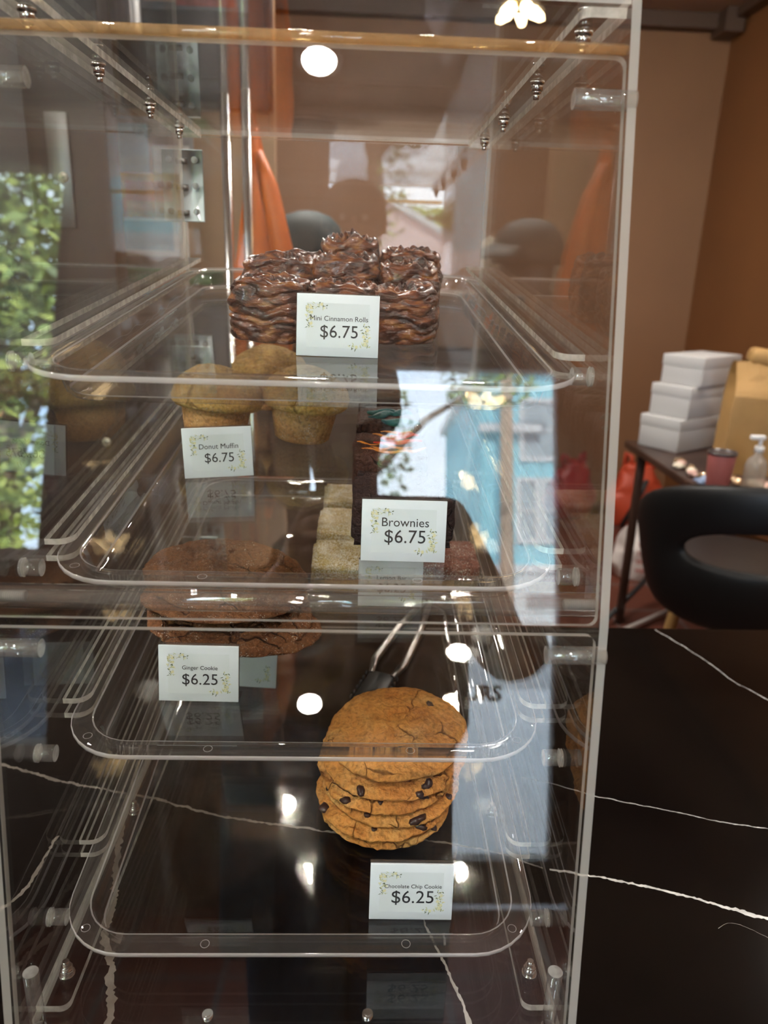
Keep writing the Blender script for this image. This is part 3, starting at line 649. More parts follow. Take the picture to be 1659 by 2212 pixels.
# brownies
BRN = bake_mat('brownie_crumb', (.038, .018, .016), (.018, .009, .008), (.07, .034, .027), (.010, .005, .004), bump=.9, vs=40, rough=.6)
BRN2 = bake_mat('brownie_crumb_reddish', (.075, .028, .018), (.035, .013, .009), (.11, .045, .03), (.02, .008, .006), bump=.8, vs=40, rough=.6)
ICE_R = mat('red_icing', (.55, .035, .02), .4); ICE_O = mat('orange_icing', (.52, .17, .025), .4); ICE_T = mat('teal_icing', (.02, .12, .12), .45, bump=.6, bscale=300); ICE_G = mat('grey_green_icing', (.10, .085, .05), .5, bump=.6, bscale=200)
def slab_mesh(W_, D_, H_, seed, amp=.0022):
    bm = bmesh.new(); bmesh.ops.create_cube(bm, size=1); bmesh.ops.subdivide_edges(bm, edges=list(bm.edges), cuts=15, use_grid_fill=True)
    for v in bm.verts:
        c = v.co*2; rr_ = max(0, max(abs(c.x), abs(c.y), abs(c.z)))
        edge = sum(1 for q in (c.x, c.y, c.z) if abs(q) > .86)
        p = Vector((v.co.x*W_, v.co.y*D_, (v.co.z+.5)*H_)); k = .93 if edge >= 2 else 1
        p.x *= k if abs(c.x) > .86 else 1; p.y *= k if abs(c.y) > .86 else 1
        if c.z > .86 and edge >= 2: p.z *= .95
        q = p*55+Vector((seed*3.1, seed, 0)); nv = noise.noise_vector(q)*amp+noise.noise_vector(p*170+Vector((seed, 0, 0)))*amp*.45
        if v.co.z < -.49: nv.z = 0
        v.co = p+nv
    return bm
def icing(b, W_, D_, H_, seed, n, mi, wd):
    rnd = random.Random(seed)
    for i in range(n):
        x = rnd.uniform(-.48, .1)*W_; y = rnd.uniform(-.45, .45)*D_; pts = []; rs = []
        an = rnd.uniform(-.4, .4); L_ = rnd.uniform(.3, .7)*W_
        for k in range(9):
            t = k/8; pts.append((min(.49*W_, x+L_*t*math.cos(an)), max(-.48*D_, min(.48*D_, y+L_*t*math.sin(an)+.004*math.sin(t*7+seed))), H_+.0005)); rs.append(wd*(.35+math.sin(math.pi*t)))
        b.tube(pts, rs, 6, mi)
def brownie(x, y, W_, D_, H_, seed, mt, label, ice=(), tilt=0):
    root = empty('brownie', on_tray(1, x, y, .0005), (TA+tilt, 0, random.uniform(-.05, .05)), label, 'brownie', 'brownies in a row on the second tray')
    b = MB(); b.bm(slab_mesh(W_, D_, H_, seed), 0, None, True); b.build('cake', mt, root)
    for j, (im, n, wd) in enumerate(ice):
        b = MB(); icing(b, W_, D_, H_, seed+j*5, n, 0, wd); b.build('icing', im, root)
brownie(.080, .196, .090, .070, .046, 1, BRN, 'black brownie at the front of the row, behind the Brownies card')
brownie(.070, .290, .072, .070, .052, 2, BRN2, 'brownie swirled with red and orange icing, second from the front of the row', ((ICE_R, 4, .0022), (ICE_O, 7, .0012)))
brownie(.072, .385, .070, .070, .052, 3, BRN2, 'brownie with a teal icing patch, behind the red and orange one', ((ICE_T, 4, .004),))
brownie(.074, .475, .070, .068, .054, 4, BRN2, 'brownie with grey green icing, behind the teal one', ((ICE_G, 6, .0035),))
brownie(.075, .560, .070, .066, .048, 5, BRN, 'plain dark brownie at the far end of the row')

# lemon bars
LEM = bake_mat('powdered_lemon_bar', (.50, .36, .10), (.42, .29, .07), (.56, .42, .15), (.42, .30, .09), bump=.35, vs=30, sugar=.86)
LEMC = bake_mat('bar_shortbread', (.55, .40, .17), (.48, .33, .12), (.60, .46, .22), (.4, .28, .1), bump=.5, vs=30)
BERRY = bake_mat('powdered_berry_bar', (.26, .085, .055), (.19, .055, .03), (.32, .12, .08), (.15, .04, .03), bump=.35, vs=30, sugar=.45)
def bar(x, y, W_, D_, seed, top, label, name='lemon_bar', cat='lemon bar'):
    root = empty(name, on_tray(2, x, y, .0005), (TA, 0, random.uniform(-.04, .04)), label, cat, 'powdered bars on the third tray')
    b = MB(); b.bm(slab_mesh(W_, D_, .016, seed, .0012), 0, None, True); b.build('crust', LEMC, root)
    b = MB(); b.bm(slab_mesh(W_*.985, D_*.985, .017, seed+20, .0010), 0, None, True); o = b.build('topping', top, root); o.location = (0, 0, .0155)
bar(.036, .372, .098, .076, 1, LEM, 'yellow lemon bar with powdered sugar right behind the Lemon Bar card')
bar(.038, .462, .098, .080, 2, LEM, 'yellow lemon bar with powdered sugar at the back, nearest the brownies above')
bar(.040, .548, .096, .072, 3, LEM, 'yellow lemon bar farthest back under the brownie tray')
bar(.146, .375, .070, .076, 4, BERRY, 'reddish brown bar dusted with sugar, right of the lemon bars', 'berry_bar', 'berry bar')

# tongs lying on the lowest tray behind the chip cookies
tg = empty('serving_tongs', on_tray(3, .085, .41, .002), (TA, 0, R(-22)), 'black serving tongs lying behind the chocolate chip cookie stack', 'tongs')
tgm = mat('black_plastic', (.018, .017, .017), .4); tgs = mat('brushed_dark_steel', (.35, .33, .31), .3, 1)
for s in (-1, 1):
    b = MB(); b.tube([(s*.004, .16, .006), (s*.016, .08, .006), (s*.020, .0, .006), (s*.014, -.03, .005)], [.004, .0055, .0055, .004], 8); b.build('arm', tgs, tg)
    b = MB(); b.rbox(s*.006-.011, s*.006+.011, -.085, -.025, .001, .007, .002)
    for k in range(6): b.cyl((s*.019, -.08+k*.01, .004), (s*.0215, -.08+k*.01, .004), .003, 8)
    b.build('jaw', tgm, tg)
b = MB(); b.cyl((-.008, .162, .006), (.008, .162, .006), .006, 12); b.build('pivot', tgm, tg)

# ------------------------------------------------------------ right background: table, boxes, bag, cup, stool
TZ = -.10
tb = empty('side_table', (1.7, 2.28, FL), label='dark brown table against the orange wall holding boxes and a paper bag', cat='table')
twood = mat('dark_brown_wood', (.055, .028, .02), .35, noise_amt=.35, scale=6)
b = MB(); b.rbox(-.50, .48, -.41, .45, TZ-FL-.03, TZ-FL, .004); b.build('tabletop', twood, tb)
for x, y in ((-.36, -.30), (.42, -.30), (-.44, .39), (.42, .39)):
    b = MB(); b.rbox(x-.016, x+.016, y-.016, y+.016, 0, TZ-FL-.03, .003); b.build('leg', twood, tb)
boxm = mat('white_cardboard', (.46, .445, .435), .55, bump=.05, bscale=15)
def cbox(x, y, z, w_, d_, h_, rz, label, sticker=False):
    root = empty('pastry_box', (x, y, z), (0, 0, R(rz)), label, 'box', 'white boxes stacked on the table')
    b = MB(); b.rbox(-w_/2, w_/2, -d_/2, d_/2, 0, h_-.02, .003); b.build('box_body', boxm, root)
    b = MB(); b.rbox(-w_/2-.002, w_/2+.002, -d_/2-.002, d_/2+.002, h_-.045, h_, .003); b.build('lid', boxm, root)
    return root
cbox(1.405, 2.655, TZ+.0005, .30, .19, .135, 33, 'white cardboard pastry box at the bottom of the stack of three')
cbox(1.428, 2.665, TZ+.1365, .29, .18, .128, 35, 'white cardboard pastry box in the middle of the stack of three')
cbox(1.46, 2.675, TZ+.2655, .29, .18, .118, 37, 'white cardboard pastry box on top of the stack of three')
kraft = mat('kraft_paper', (.40, .225, .075), .7, noise_amt=.15, scale=8, bump=.35, bscale=14)
def bag():
    root = empty('paper_bag', (1.56, 2.24, TZ), (0, 0, R(-14)), 'tall brown kraft paper bag on the table, top crumpled over', 'paper bag')
    b = MB(); w_, d_, h_ = .34, .19, .40; rings_ = []
    for i in range(25):
        t = i/24; z = h_*t; ring = []
        pin = 1 if t < .72 else 1-(t-.72)/.28*.75
        for j in range(40):
            u = j/40*4; sd_ = int(u); f = u-sd_
            x, y = [(-.5+f, -.5), (.5, -.5+f), (.5-f, .5), (-.5, .5-f)][sd_]
            gus = (1-.18*math.sin(math.pi*f)*t) if sd_ in (1, 3) else 1
            p = Vector((x*w_*gus*(1-.04*t), y*d_*pin, z))
            nv = noise.noise_vector(p*9+Vector((3, 1, 2)))*.012*t; p += nv
            if t > .85: p.z += .03*noise.noise((x*5, 2, 1))
            ring.append(p)
        rings_.append(ring)
    b.rings(rings_, 0, False, True, False); b.build('bag_body', kraft, root)
    b = MB(); b.rbox(-.17, -.05, -.045, .05, .375, .435, .02, M=Matrix.Rotation(.12, 4, 'Y')); b.rbox(-.05, .17, -.03, .03, .36, .43, .012); b.build('folded_top', kraft, root)
bag()
cu = empty('paper_cup', (1.248, 1.95, TZ), label='dusty pink cup with a dark rim on the table in front of the bag', cat='cup')
b = MB(); b.lathe([(.001, 0), (.034, 0), (.036, .003), (.045, .128), (.0445, .132), (.043, .128), (.035, .006), (.001, .006)], 32); b.build('cup_body', mat('dusty_pink', (.36, .11, .10), .5), cu)
b = MB(); b.lathe([(.0435, .126), (.0475, .128), (.0475, .136), (.0435, .137), (.043, .131)], 32); b.build('rim', mat('dark_rim', (.05, .04, .04), .3), cu)
bo = empty('sanitizer_bottle', (1.345, 1.905, TZ), label='clear pump bottle at the right end of the table', cat='bottle')
b = MB(); b.lathe([(.001, 0), (.034, 0), (.036, .004), (.035, .10), (.028, .122), (.014, .135), (.013, .150)], 28); b.build('bottle_body', clear_mat('cloudy_plastic', tint=(.85, .83, .8), rough=.2, haze=.4, hazecol=(.7, .66, .6)), bo)
b = MB(); b.cyl((0, 0, .148), (0, 0, .166), .015, 18); b.cyl((0, 0, .166), (0, 0, .19), .006, 12); b.rbox(-.035, .012, -.009, .009, .188, .202, .003); b.build('pump', mat('white_plastic', (.75, .74, .72), .4), bo)
foil = [mat('gold_foil', (.75, .55, .35), .2, .8), mat('pink_wrapper', (.65, .42, .36), .3), mat('blue_wrapper', (.25, .33, .50), .3), mat('cream_wrapper', (.75, .66, .52), .35)]
rnd = random.Random(21)
for i in range(16):
    if i < 9: x, y = 1.235+.02*(i % 3)+rnd.uniform(-.01, .01), 2.02+i*.037
    else: x, y = 1.36+.040*((i-9) % 3)+rnd.uniform(-.008, .008), 1.97+.045*((i-9)//3)+.01
    bm = bmesh.new(); bmesh.ops.create_icosphere(bm, subdivisions=3, radius=1)
    for v in bm.verts:
        nn = v.co.copy(); v.co = Vector((nn.x*.022, nn.y*.016, nn.z*.011))*(1+.35*noise.noise(nn*2.3+Vector((i, 0, 0))))
    for v in bm.verts: v.co.z += .013
    b = MB(); b.bm(bm, 0, None, False)
    for s in (-1, 1): b.add([(s*.018, 0, .012), (s*.032, -.010, .016), (s*.034, .010, .010)], [(0, 1, 2)], 0)
    o = b.build('wrapped_sweet', foil[[2, 2, 0, 1, 3, 0, 3, 1, 0][i] if i < 9 else [0, 3, 1][i % 3]]); o.location = (x, y, TZ); o.rotation_euler = (0, 0, rnd.uniform(0, 3))
    if i < 9: tag(o, 'small shiny wrapped sweet lying by the table edge behind the pink cup', 'sweet', 'wrapped sweets behind the pink cup')
    else: tag(o, 'small shiny wrapped sweet lying between the pink cup and the pump bottle', 'sweet', 'wrapped sweets by the pump bottle')

# black stool with looped back
st = empty('bar_stool', (1.185, 1.60, FL), (0, 0, R(-10)), 'black padded bar stool with a hole through its rounded back, behind the counter', 'bar stool')
blk = mat('black_vinyl', (.006, .006, .006), .5, spec=.3, bump=.05, bscale=120)
zs = -.225-FL
def shell(th, v):                # bucket back: th = angle from straight back, v = 0 bottom .. 1 rim
    zt = .085-.20*(abs(th)/118)**2.2; z = -.36+(zt+.36)*v; rad = .215+.085*v**.7
    return Vector((rad*math.sin(R(th)), -rad*math.cos(R(th)), z-FL)), Vector((math.sin(R(th)), -math.cos(R(th)), -.25)).normalized()
rings_ = []; NP, NS = 96, 26
for k in range(NS):
    q = 2*math.pi*k/NS; s_ = .5-.5*math.cos(q); s_ = s_ if q <= math.pi else s_; off = .024*math.sin(q)*(abs(math.sin(q))**-.35 if abs(math.sin(q)) > 1e-4 else 1); ring = []
    for j in range(NP):
        a_ = 2*math.pi*j/NP; ca, sa = math.cos(a_), math.sin(a_)
        ih = (abs(ca)**2.3+abs(sa)**2.3)**(-1/2.3); oh = (abs(ca)**5+abs(sa)**5)**(-1/5)
        hx, hv = 52*ca*ih, .585+.135*sa*ih-.03*ca*ca; ox, ov = 118*ca*oh, .5+.5*sa*oh
        p, n_ = shell(hx+(ox-hx)*s_, hv+(ov-hv)*s_); ring.append(p+n_*off)
    rings_.append(ring)
rings_.append(rings_[0])
b = MB(); b.rings(rings_, 0, True, False, False); b.build('backrest', blk, st)
b = MB(); b.lathe([(.001, zs-.075), (.17, zs-.07), (.205, zs-.045), (.215, zs-.01), (.205, zs+.018), (.16, zs+.028), (.001, zs+.03)], 44); b.build('seat', mat('dark_brown_vinyl', (.016, .010, .008), .45), st)
b = MB(); b.cyl((0, 0, .02), (0, 0, zs-.07), .025, 20); b.build('column', CHROME, st)
b = MB(); b.lathe([(.001, 0), (.2, 0), (.2, .008), (.05, .03), (.001, .03)], 36); b.build('base', CHROME, st)
b = MB(); b.tube([(.16*math.cos(a_), .16*math.sin(a_), .28) for a_ in [2*math.pi*k/28 for k in range(28)]], .009, 10, closed=True); b.cyl((-.16, 0, .28), (.16, 0, .28), .008); b.build('foot_ring', CHROME, st)

# wooden stool leg behind it
ws = empty('wooden_stool', (1.40, 2.02, FL), (0, 0, R(10)), 'tan bentwood stool tucked under the table behind the black stool', 'stool')
tan = mat('tan_wood', (.40, .24, .09), .45, noise_amt=.25, scale=12)
b = MB(); b.lathe([(.001, .60), (.15, .60), (.155, .615), (.15, .63), (.001, .63)], 32); b.build('seat', tan, ws)
for a_ in (225, 315, 45, 135):
    c_, s_ = math.cos(R(a_)), math.sin(R(a_)); b = MB(); b.tube([(.11*c_, .11*s_, .60), (.16*c_, .16*s_, .45), (.19*c_, .19*s_, .2), (.215*c_, .215*s_, 0)], [.022, .024, .022, .018], 10); b.build('leg', tan, ws)
# white rail of a folding trolley on the floor
tr_ = tag(None or empty('folding_trolley', (1.45, 2.65, FL)), 'folded trolley with a pale metal bar lying on the red tiled floor', 'trolley')
b = MB(); b.tube([(-.36, -.22, .02), (-.18, -.08, .025), (.10, .12, .03)], .012, 10); b.build('bar', mat('pale_metal', (.6, .56, .53), .35, .3), tr_)
b = MB(); b.tube([(-.30, -.05, .02), (-.05, .18, .12), (.15, .36, .25)], .012, 10); b.build('handle', mat('black_metal', (.02, .02, .022), .4), tr_)
# bags on the floor under the table
def soft_bag(name, loc, rz, dims, mt, label, cat, seed, ears=True, textm=None, text=None):
    root = empty(name, loc, (0, 0, R(rz)), label, cat); w_, d_, h_ = dims
    b = MB(); rings_ = []
    for i in range(22):
        t = i/21; ring = []
        f = (1.0-.55*max(0, t-.45)/.55)*(.82+.18*math.sin(min(1, t*3)*math.pi/2))
        for j in range(40):
            a_ = 2*math.pi*j/40; q = (abs(math.cos(a_))**3+abs(math.sin(a_))**3)**(-1/3)
            p = Vector((math.cos(a_)*q*w_/2*f, math.sin(a_)*q*d_/2*f, h_*t)); ring.append(p+noise.noise_vector(p*11+Vector((seed, 0, 0)))*.022*min(1, t*4)+noise.noise_vector(p*32+Vector((seed, 0, 0)))*.008*min(1, t*4))
        rings_.append(ring)
    b.rings(rings_, 0, True); b.build('bag_body', mt, root)
    if ears:
        for s in (-1, 1):
            b = MB(); b.tube([(s*w_*.12, -.01, h_*.95), (s*w_*.16, 0, h_*1.12), (s*w_*.24, .01, h_*1.16), (s*w_*.26, .0, h_*.92)], [.012, .016, .016, .012], 8); b.build('handle', mt, root)
    if text:
        for k, ln in enumerate(text):
            o = text_mesh(ln, w_*.62, parent=root, mats=textm, ext=.002); o.location = (0, -d_/2-.012, h_*(.62-.145*k)); o.rotation_euler = (R(90), 0, 0)
    return root
soft_bag('plastic_bag', (1.56, 3.25, FL), 8, (.30, .20, .34), mat('white_plastic_film', (.72, .66, .63), .35), 'white plastic carrier bag with red lettering on the floor left of the black stool', 'plastic bag', 3, True, mat('red_print', (.5, .09, .07), .5), ['THANK YOU', 'THANK YOU', 'THANK YOU', 'THANK YOU'])
soft_bag('tote_bag', (1.83, 4.15, FL), -6, (.36, .26, .40), mat('red_orange_nylon', (.52, .07, .03), .4), 'red and orange nylon bag heaped against the back wall under the table', 'bag', 8)
b = MB(); b.tube([(-.10, -.145, .02), (-.03, -.150, .18), (.02, -.148, .33)], .016, 8); o = b.build('strap', mat('black_webbing', (.02, .02, .02), .6)); o.parent = [q for q in C.objects if q.name.startswith('tote_bag')][0]
soft_bag('tote_bag', (1.45, 4.30, FL), 20, (.34, .22, .36), mat('dark_red_nylon', (.30, .015, .02), .4), 'dark red nylon bag on the floor beside the red and orange one', 'bag', 12, True)
soft_bag('plastic_bag', (1.80, 2.95, FL), -12, (.34, .24, .42), mat('clear_white_film', (.70, .68, .64), .3), 'crumpled pale plastic bag seen through the loop of the black stool', 'plastic bag', 17, True)

# ------------------------------------------------------------ left and rear background
wood = mat('dark_brown_post', (.016, .009, .007), .5, noise_amt=.3, scale=5)
ps = empty('door_post', (-.71, 1.70, FL), label='dark brown wooden post and panel with a metal strip, behind the case on the left', cat='post')
b = MB(); b.rbox(-.10, .10, -.05, .05, 0, CE-FL, .004); b.rbox(-1.1, -.10, -.03, .03, 0, CE-FL, .004); b.build('post', wood, ps)
b = MB(); b.rbox(-.050, .006, -.056, -.05, .655-FL, .925-FL, .001); b.build('metal_strip', mat('grey_metal', (.13, .13, .125), .35, .8), ps)
for xs_, z in ((-.015, .775), (.037, .09)):
    b = MB(); b.lathe([(.001, 0), (.0125, 0), (.0105, .003), (.001, .004)], 24, M=Matrix.Translation((xs_, -.056, z-FL)) @ Matrix.Rotation(R(90), 4, 'X'))
    b.build('screw', mat('brass_steel', (.75, .70, .55), .35, .5), ps)
    b = MB()
    for an in (20, 110): b.box(-.0085, .0085, -.0016, .0016, 0, .0006, M=Matrix.Translation((xs_, -.0598, z-FL)) @ Matrix.Rotation(R(90), 4, 'X') @ Matrix.Rotation(R(an), 4, 'Z'))
    b.build('screw_slot', ink, ps)
cab = empty('back_cabinet', (-.35, 2.1, FL), label='dark brown low cabinet standing behind the pastry case', cat='cabinet')
cabm = mat('dark_cabinet_wood', (.13, .095, .078), .4, noise_amt=.3, scale=6)
b = MB(); b.rbox(-1.3, .85, -.25, .25, 0, 1.43, .004); b.build('cabinet_body', cabm, cab)
b = MB(); b.rbox(-1.32, .87, -.27, .27, 1.43, 1.465, .004); b.build('cabinet_top', mat('grey_brown_top', (.12, .09, .07), .35), cab)
for x in (-.95, -.22, .5):
    b = MB(); b.rbox(x-.33, x+.33, -.262, -.25, .08, 1.38, .003); dd = b.build('door', cabm, cab)
    b = MB(); b.cyl((x+.27, -.275, .7), (x+.27, -.275, .85), .006, 10); b.build('handle', STEEL, dd)
CT_Z = FL+1.465
b = MB(); b.rbox(-.19, .19, -.11, .11, 0, .035, .008); b.rbox(-.205, .205, -.125, .125, .035, .042, .002); tag(b.build('green_tray', mat('green_plastic', (.04, .16, .06), .4), None, (-.60, 2.02, CT_Z+.0005)), 'shallow green plastic tray on the dark cabinet behind the case', 'tray')
# posters
def poster(name, x0, x1, z0, z1, y, cols, label, rot=0):
    b = MB(); n = len(cols)
    for i, (u0, u1, v0, v1, c) in enumerate(cols): b.box(x0+(x1-x0)*u0, x0+(x1-x0)*u1, y-.004-.0006*i, y, z0+(z1-z0)*v0, z0+(z1-z0)*v1, i)
    o = b.build(name, [c[4] for c in cols]); tag(o, label, 'poster'); return o
pw = mat('poster_white', (.88, .90, .92), .5); pyel = mat('poster_yellow', (.85, .55, .08), .5, noise_amt=.6, scale=9); pb = mat('poster_blue', (.40, .68, .85), .5, noise_amt=.4, scale=7); pg = mat('poster_grey', (.52, .52, .55), .5, noise_amt=.5, scale=12); por = mat('poster_orange', (.75, .28, .04), .5, noise_amt=.4, scale=6); pdk = mat('poster_dark', (.03, .03, .035), .4); ppk = mat('poster_red', (.35, .10, .09), .5, noise_amt=.5, scale=14)
board = empty('notice_board', (-.50, 2.32, 0), label='tan notice board on the wall behind the hinges of the case', cat='notice board')
b = MB(); b.rbox(-.55, .24, -.012, .03, FL+1.47, 1.9, .004); b.build('board', mat('tan_board', (.40, .25, .15), .6), board)
YP = 2.307
poster('wall_poster', -.80, -.53, .82, 1.03, YP, [(0, 1, 0, 1, pg), (.05, .45, .1, .9, pb), (.5, .95, .1, .6, pw)], 'grey and blue poster on the notice board, above the yellow one')
poster('wall_poster', -.84, -.58, .70, .86, YP-.004, [(0, 1, 0, 1, pyel), (.3, .9, .45, .85, por), (0, .3, 0, .5, por)], 'yellow and orange food poster on the notice board')
poster('wall_poster', -.80, -.56, .53, .72, YP-.008, [(0, 1, 0, 1, pw), (.0, .8, .45, .95, pb), (.1, .9, .1, .35, pg)], 'white and pale blue poster low on the notice board')
tv = empty('wall_screen', (-.49, 2.27, 1.30), label='black framed screen with a red and grey picture high behind the case', cat='screen')
b = MB(); b.rbox(-.25, .23, -.03, .03, -.25, .22, .006); b.build('frame', pdk, tv)
b = MB(); b.box(-.20, .16, -.033, -.030, .02, .17, 0); b.box(-.16, .02, -.0345, -.033, .04, .15, 1); b.box(-.06, .12, -.0355, -.0345, .03, .12, 2); b.build('picture', [mat('picture_grey', (.16, .16, .17), .4, noise_amt=.5, scale=10), mat('picture_brown', (.30, .17, .12), .4), mat('picture_red', (.36, .08, .07), .4, noise_amt=.5, scale=20)], tv)
b = MB()
b.rbox(-.20, .20, -.05, .05, -.14, .14, .01)
for k in range(18): b.box(-.19+k*.0215, -.18+k*.0215, -.058, -.05, -.125, .125)
tag(b.build('ribbed_heater', mat('white_ribbed_metal', (.72, .72, .72), .4), None, (-.86, 2.235, 1.38)), 'white ribbed wall heater at the upper left behind the case', 'heater')
# chrome coat stand with jacket
cs = empty('coat_stand', (-.262, 1.49, FL), label='chrome two post coat stand behind the case', cat='coat stand')
for x, zt in ((-.024, 1.90), (.024, 1.91)):
    b = MB(); b.cyl((x, 0, .03), (x, 0, zt), .0115, 18); b.build('post', CHROME, cs)
b = MB(); b.rbox(-.12, .12, -.03, .03, 0, .03, .008); b.build('foot', CHROME, cs)
b = MB(); b.tube([(.024, .0, 1.86), (.03, .06, 1.875), (.03, .11, 1.86)], .006, 8); b.build('hook', CHROME, cs)
jm = mat('orange_nylon', (.72, .15, .006), .5, noise_amt=.25, scale=7, bump=.3, bscale=25)
jk = empty('orange_jacket', (-.235, 1.60, .0), label='bright orange jacket hanging from the chrome coat stand', cat='jacket')
b = MB(); rings_ = []
for i in range(40):
    t = i/39; z = .90-.62*t; ring = []
    hw = .012+.060*min(1, t*1.9)**1.2-.012*max(0, t-.62)*2
    for j in range(40):
        a_ = 2*math.pi*j/40; q = 1+.16*math.sin(a_*5+t*3)*min(1, t*2); cxo = .000+.016*min(1, t*1.6)
        ring.append(Vector((cxo+hw*math.cos(a_)*q, .035*math.sin(a_)*q*(.4+.6*min(1, t*3)), z))+noise.noise_vector(Vector((math.cos(a_)*2, math.sin(a_)*2, t*6)))*.006)
    rings_.append(ring)
b.rings(rings_, 0, True); b.build('body', jm, jk)
b = MB(); b.tube([(.015, -.045, .84), (.040, -.05, .76), (.070, -.045, .62), (.066, -.045, .44), (.055, -.045, .33)], [.012, .024, .028, .026, .022], 14); b.build('sleeve', jm, jk)
# dark teal cap on the cabinet
cap = empty('baseball_cap', (-.125, 1.92, CT_Z), (0, 0, R(-8)), 'dark teal cap resting on a dark stand right of the orange jacket', 'cap')
capm = mat('dark_teal_cotton', (.008, .022, .025), .7, bump=.2, bscale=200)
b = MB(); b.lathe([(.104, .09), (.110, .11), (.107, .145), (.094, .18), (.066, .206), (.03, .218), (.001, .221)], 40, fn=lambda p: Vector((p.x*1.0, p.y*.9, p.z))); b.build('crown', capm, cap)
b = MB(); rings_ = []
for i in range(13):
    a_ = R(-62+i*124/12); rings_.append([Vector((r_*math.cos(a_)*k_+.0, .09*math.sin(a_)*1.0*(r_/.11)*.95, zz)) for r_, k_, zz in ((.100, 1, .150), (.185, 1.02, .108), (.185, 1.02, .103), (.100, 1, .142))])
b.rings(rings_, 0, True); b.build('brim', capm, cap)
b = MB(); b.lathe([(.001, 0), (.085, 0), (.085, .01), (.075, .02), (.085, .12), (.001, .14)], 32); b.build('stand', mat('black_stand', (.015, .015, .017), .5), cap)
# pale ribbed cloth behind the cap
b = MB(); rings_ = []
for zi in range(10):
    z = CT_Z+.001+zi*.0175; ring = []
    for j in range(120):
        t = j/119; x = -.31+.28*t; ring.append(Vector((x, 2.22+.016*math.sin(t*2*math.pi*5), z+(.022*abs(math.sin(t*math.pi*5)) if zi == 9 else 0))))
    for j in range(119, -1, -1):
        t = j/119; x = -.31+.28*t; ring.append(Vector((x, 2.226+.016*math.sin(t*2*math.pi*5), z+(.022*abs(math.sin(t*math.pi*5)) if zi == 9 else 0))))
    rings_.append(ring)
b.rings(rings_, 0, True); tag(b.build('pleated_cloth', mat('off_white_cloth', (.42, .38, .31), .8)), 'off white pleated cloth standing on the cabinet behind the dark teal cap', 'cloth')
# pendant lamp
pl = empty('pendant_lamp', (.47, 2.0, CE), label='pendant lamp with warm petal bulbs above the back of the case', cat='pendant lamp')
b = MB(); b.cyl((0, 0, 0), (0, 0, -.72), .004, 8); b.lathe([(.001, 0), (.05, 0), (.05, -.015), (.001, -.02)], 24); b.build('cord', pdk, pl)
b = MB(); b.lathe([(.001, -.70), (.03, -.71), (.034, -.76), (.001, -.77)], 20); b.build('cap', mat('brass', (.65, .45, .18), .25, 1), pl)
for k in range(5):
    a_ = k*1.257; b = MB(); b.lathe([(.001, -.005), (.012, .0), (.018, .022), (.012, .05), (.001, .06)], 14, M=Matrix.Translation((.02*math.cos(a_), .02*math.sin(a_), -.755)) @ Matrix.Rotation(a_, 4, 'Z') @ Matrix.Rotation(R(118), 4, 'Y')); b.build('bulb', mat('warm_bulb', (1, .9, .7), .4, emit=(1, .72, .38), strength=10) if k == 0 else bpy.data.materials['warm_bulb'], pl)

# ------------------------------------------------------------ the person taking the photograph (seen only mirrored in the case)
skin = mat('skin', (.42, .23, .15), .5); shirt = mat('charcoal_fleece', (.030, .026, .025), .8); jeans = mat('blue_denim', (.10, .16, .26), .8, noise_amt=.3, scale=60); hairm = mat('dark_hair', (.02, .014, .01), .5); shoe = mat('black_shoe', (.02, .02, .02), .5)
per = empty('person', (.038, -.86, FL), label='person in charcoal top and blue jeans holding up a phone, mirrored in the case', cat='person')
def skin_body(name, verts, edges, radii, mt, parent, root=0, sub=2):
    me = bpy.data.meshes.new(name); me.from_pydata([tuple(v) for v in verts], edges, []); me.materials.append(mt)
    o = bpy.data.objects.new(name, me); C.objects.link(o); o.parent = parent
    md = o.modifiers.new('skin', 'SKIN'); md.use_smooth_shade = True
    for i, r_ in enumerate(radii):
        sv = me.skin_vertices[0].data[i]; sv.radius = (r_, r_) if not isinstance(r_, tuple) else r_; sv.use_root = (i == root)
    s_ = o.modifiers.new('sub', 'SUBSURF'); s_.levels = sub; s_.render_levels = sub
    return o
# joints relative to (.03,-.86,floor)
J = {'pel': (0, 0, .96), 'wai': (0, .0, 1.08), 'che': (0, .01, 1.30), 'nek': (-.015, .0, 1.49), 'hd0': (-.025, .02, 1.56), 'hd1': (-.03, .03, 1.68), 'hd2': (-.03, .025, 1.77),
     'shL': (-.17, 0, 1.43), 'elL': (-.27, .10, 1.17), 'wrL': (-.085, .315, 1.36), 'shR': (.17, 0, 1.43), 'elR': (.29, .10, 1.08), 'wrR': (.075, .315, 1.36),
     'hpL': (-.09, 0, .92), 'knL': (-.086, .03, .50), 'anL': (-.09, -.02, .09), 'tL': (-.13, .13, .04), 'hpR': (.09, 0, .92), 'knR': (.086, .03, .50), 'anR': (.09, -.02, .09), 'tR': (.13, .13, .04)}
ks = list(J); ix = {k: i for i, k in enumerate(ks)}
E_ = [('pel', 'wai'), ('wai', 'che'), ('che', 'nek'), ('nek', 'hd0'), ('hd0', 'hd1'), ('hd1', 'hd2'), ('che', 'shL'), ('shL', 'elL'), ('elL', 'wrL'), ('che', 'shR'), ('shR', 'elR'), ('elR', 'wrR'), ('pel', 'hpL'), ('hpL', 'knL'), ('knL', 'anL'), ('anL', 'tL'), ('pel', 'hpR'), ('hpR', 'knR'), ('knR', 'anR'), ('anR', 'tR')]
Rad = dict(pel=.13, wai=.125, che=.135, nek=.055, hd0=.065, hd1=.088, hd2=.06, shL=.07, shR=.07, elL=.044, elR=.044, wrL=.027, wrR=.027, hpL=.10, hpR=.10, knL=.088, knR=.088, anL=.062, anR=.062, tL=.035, tR=.035)
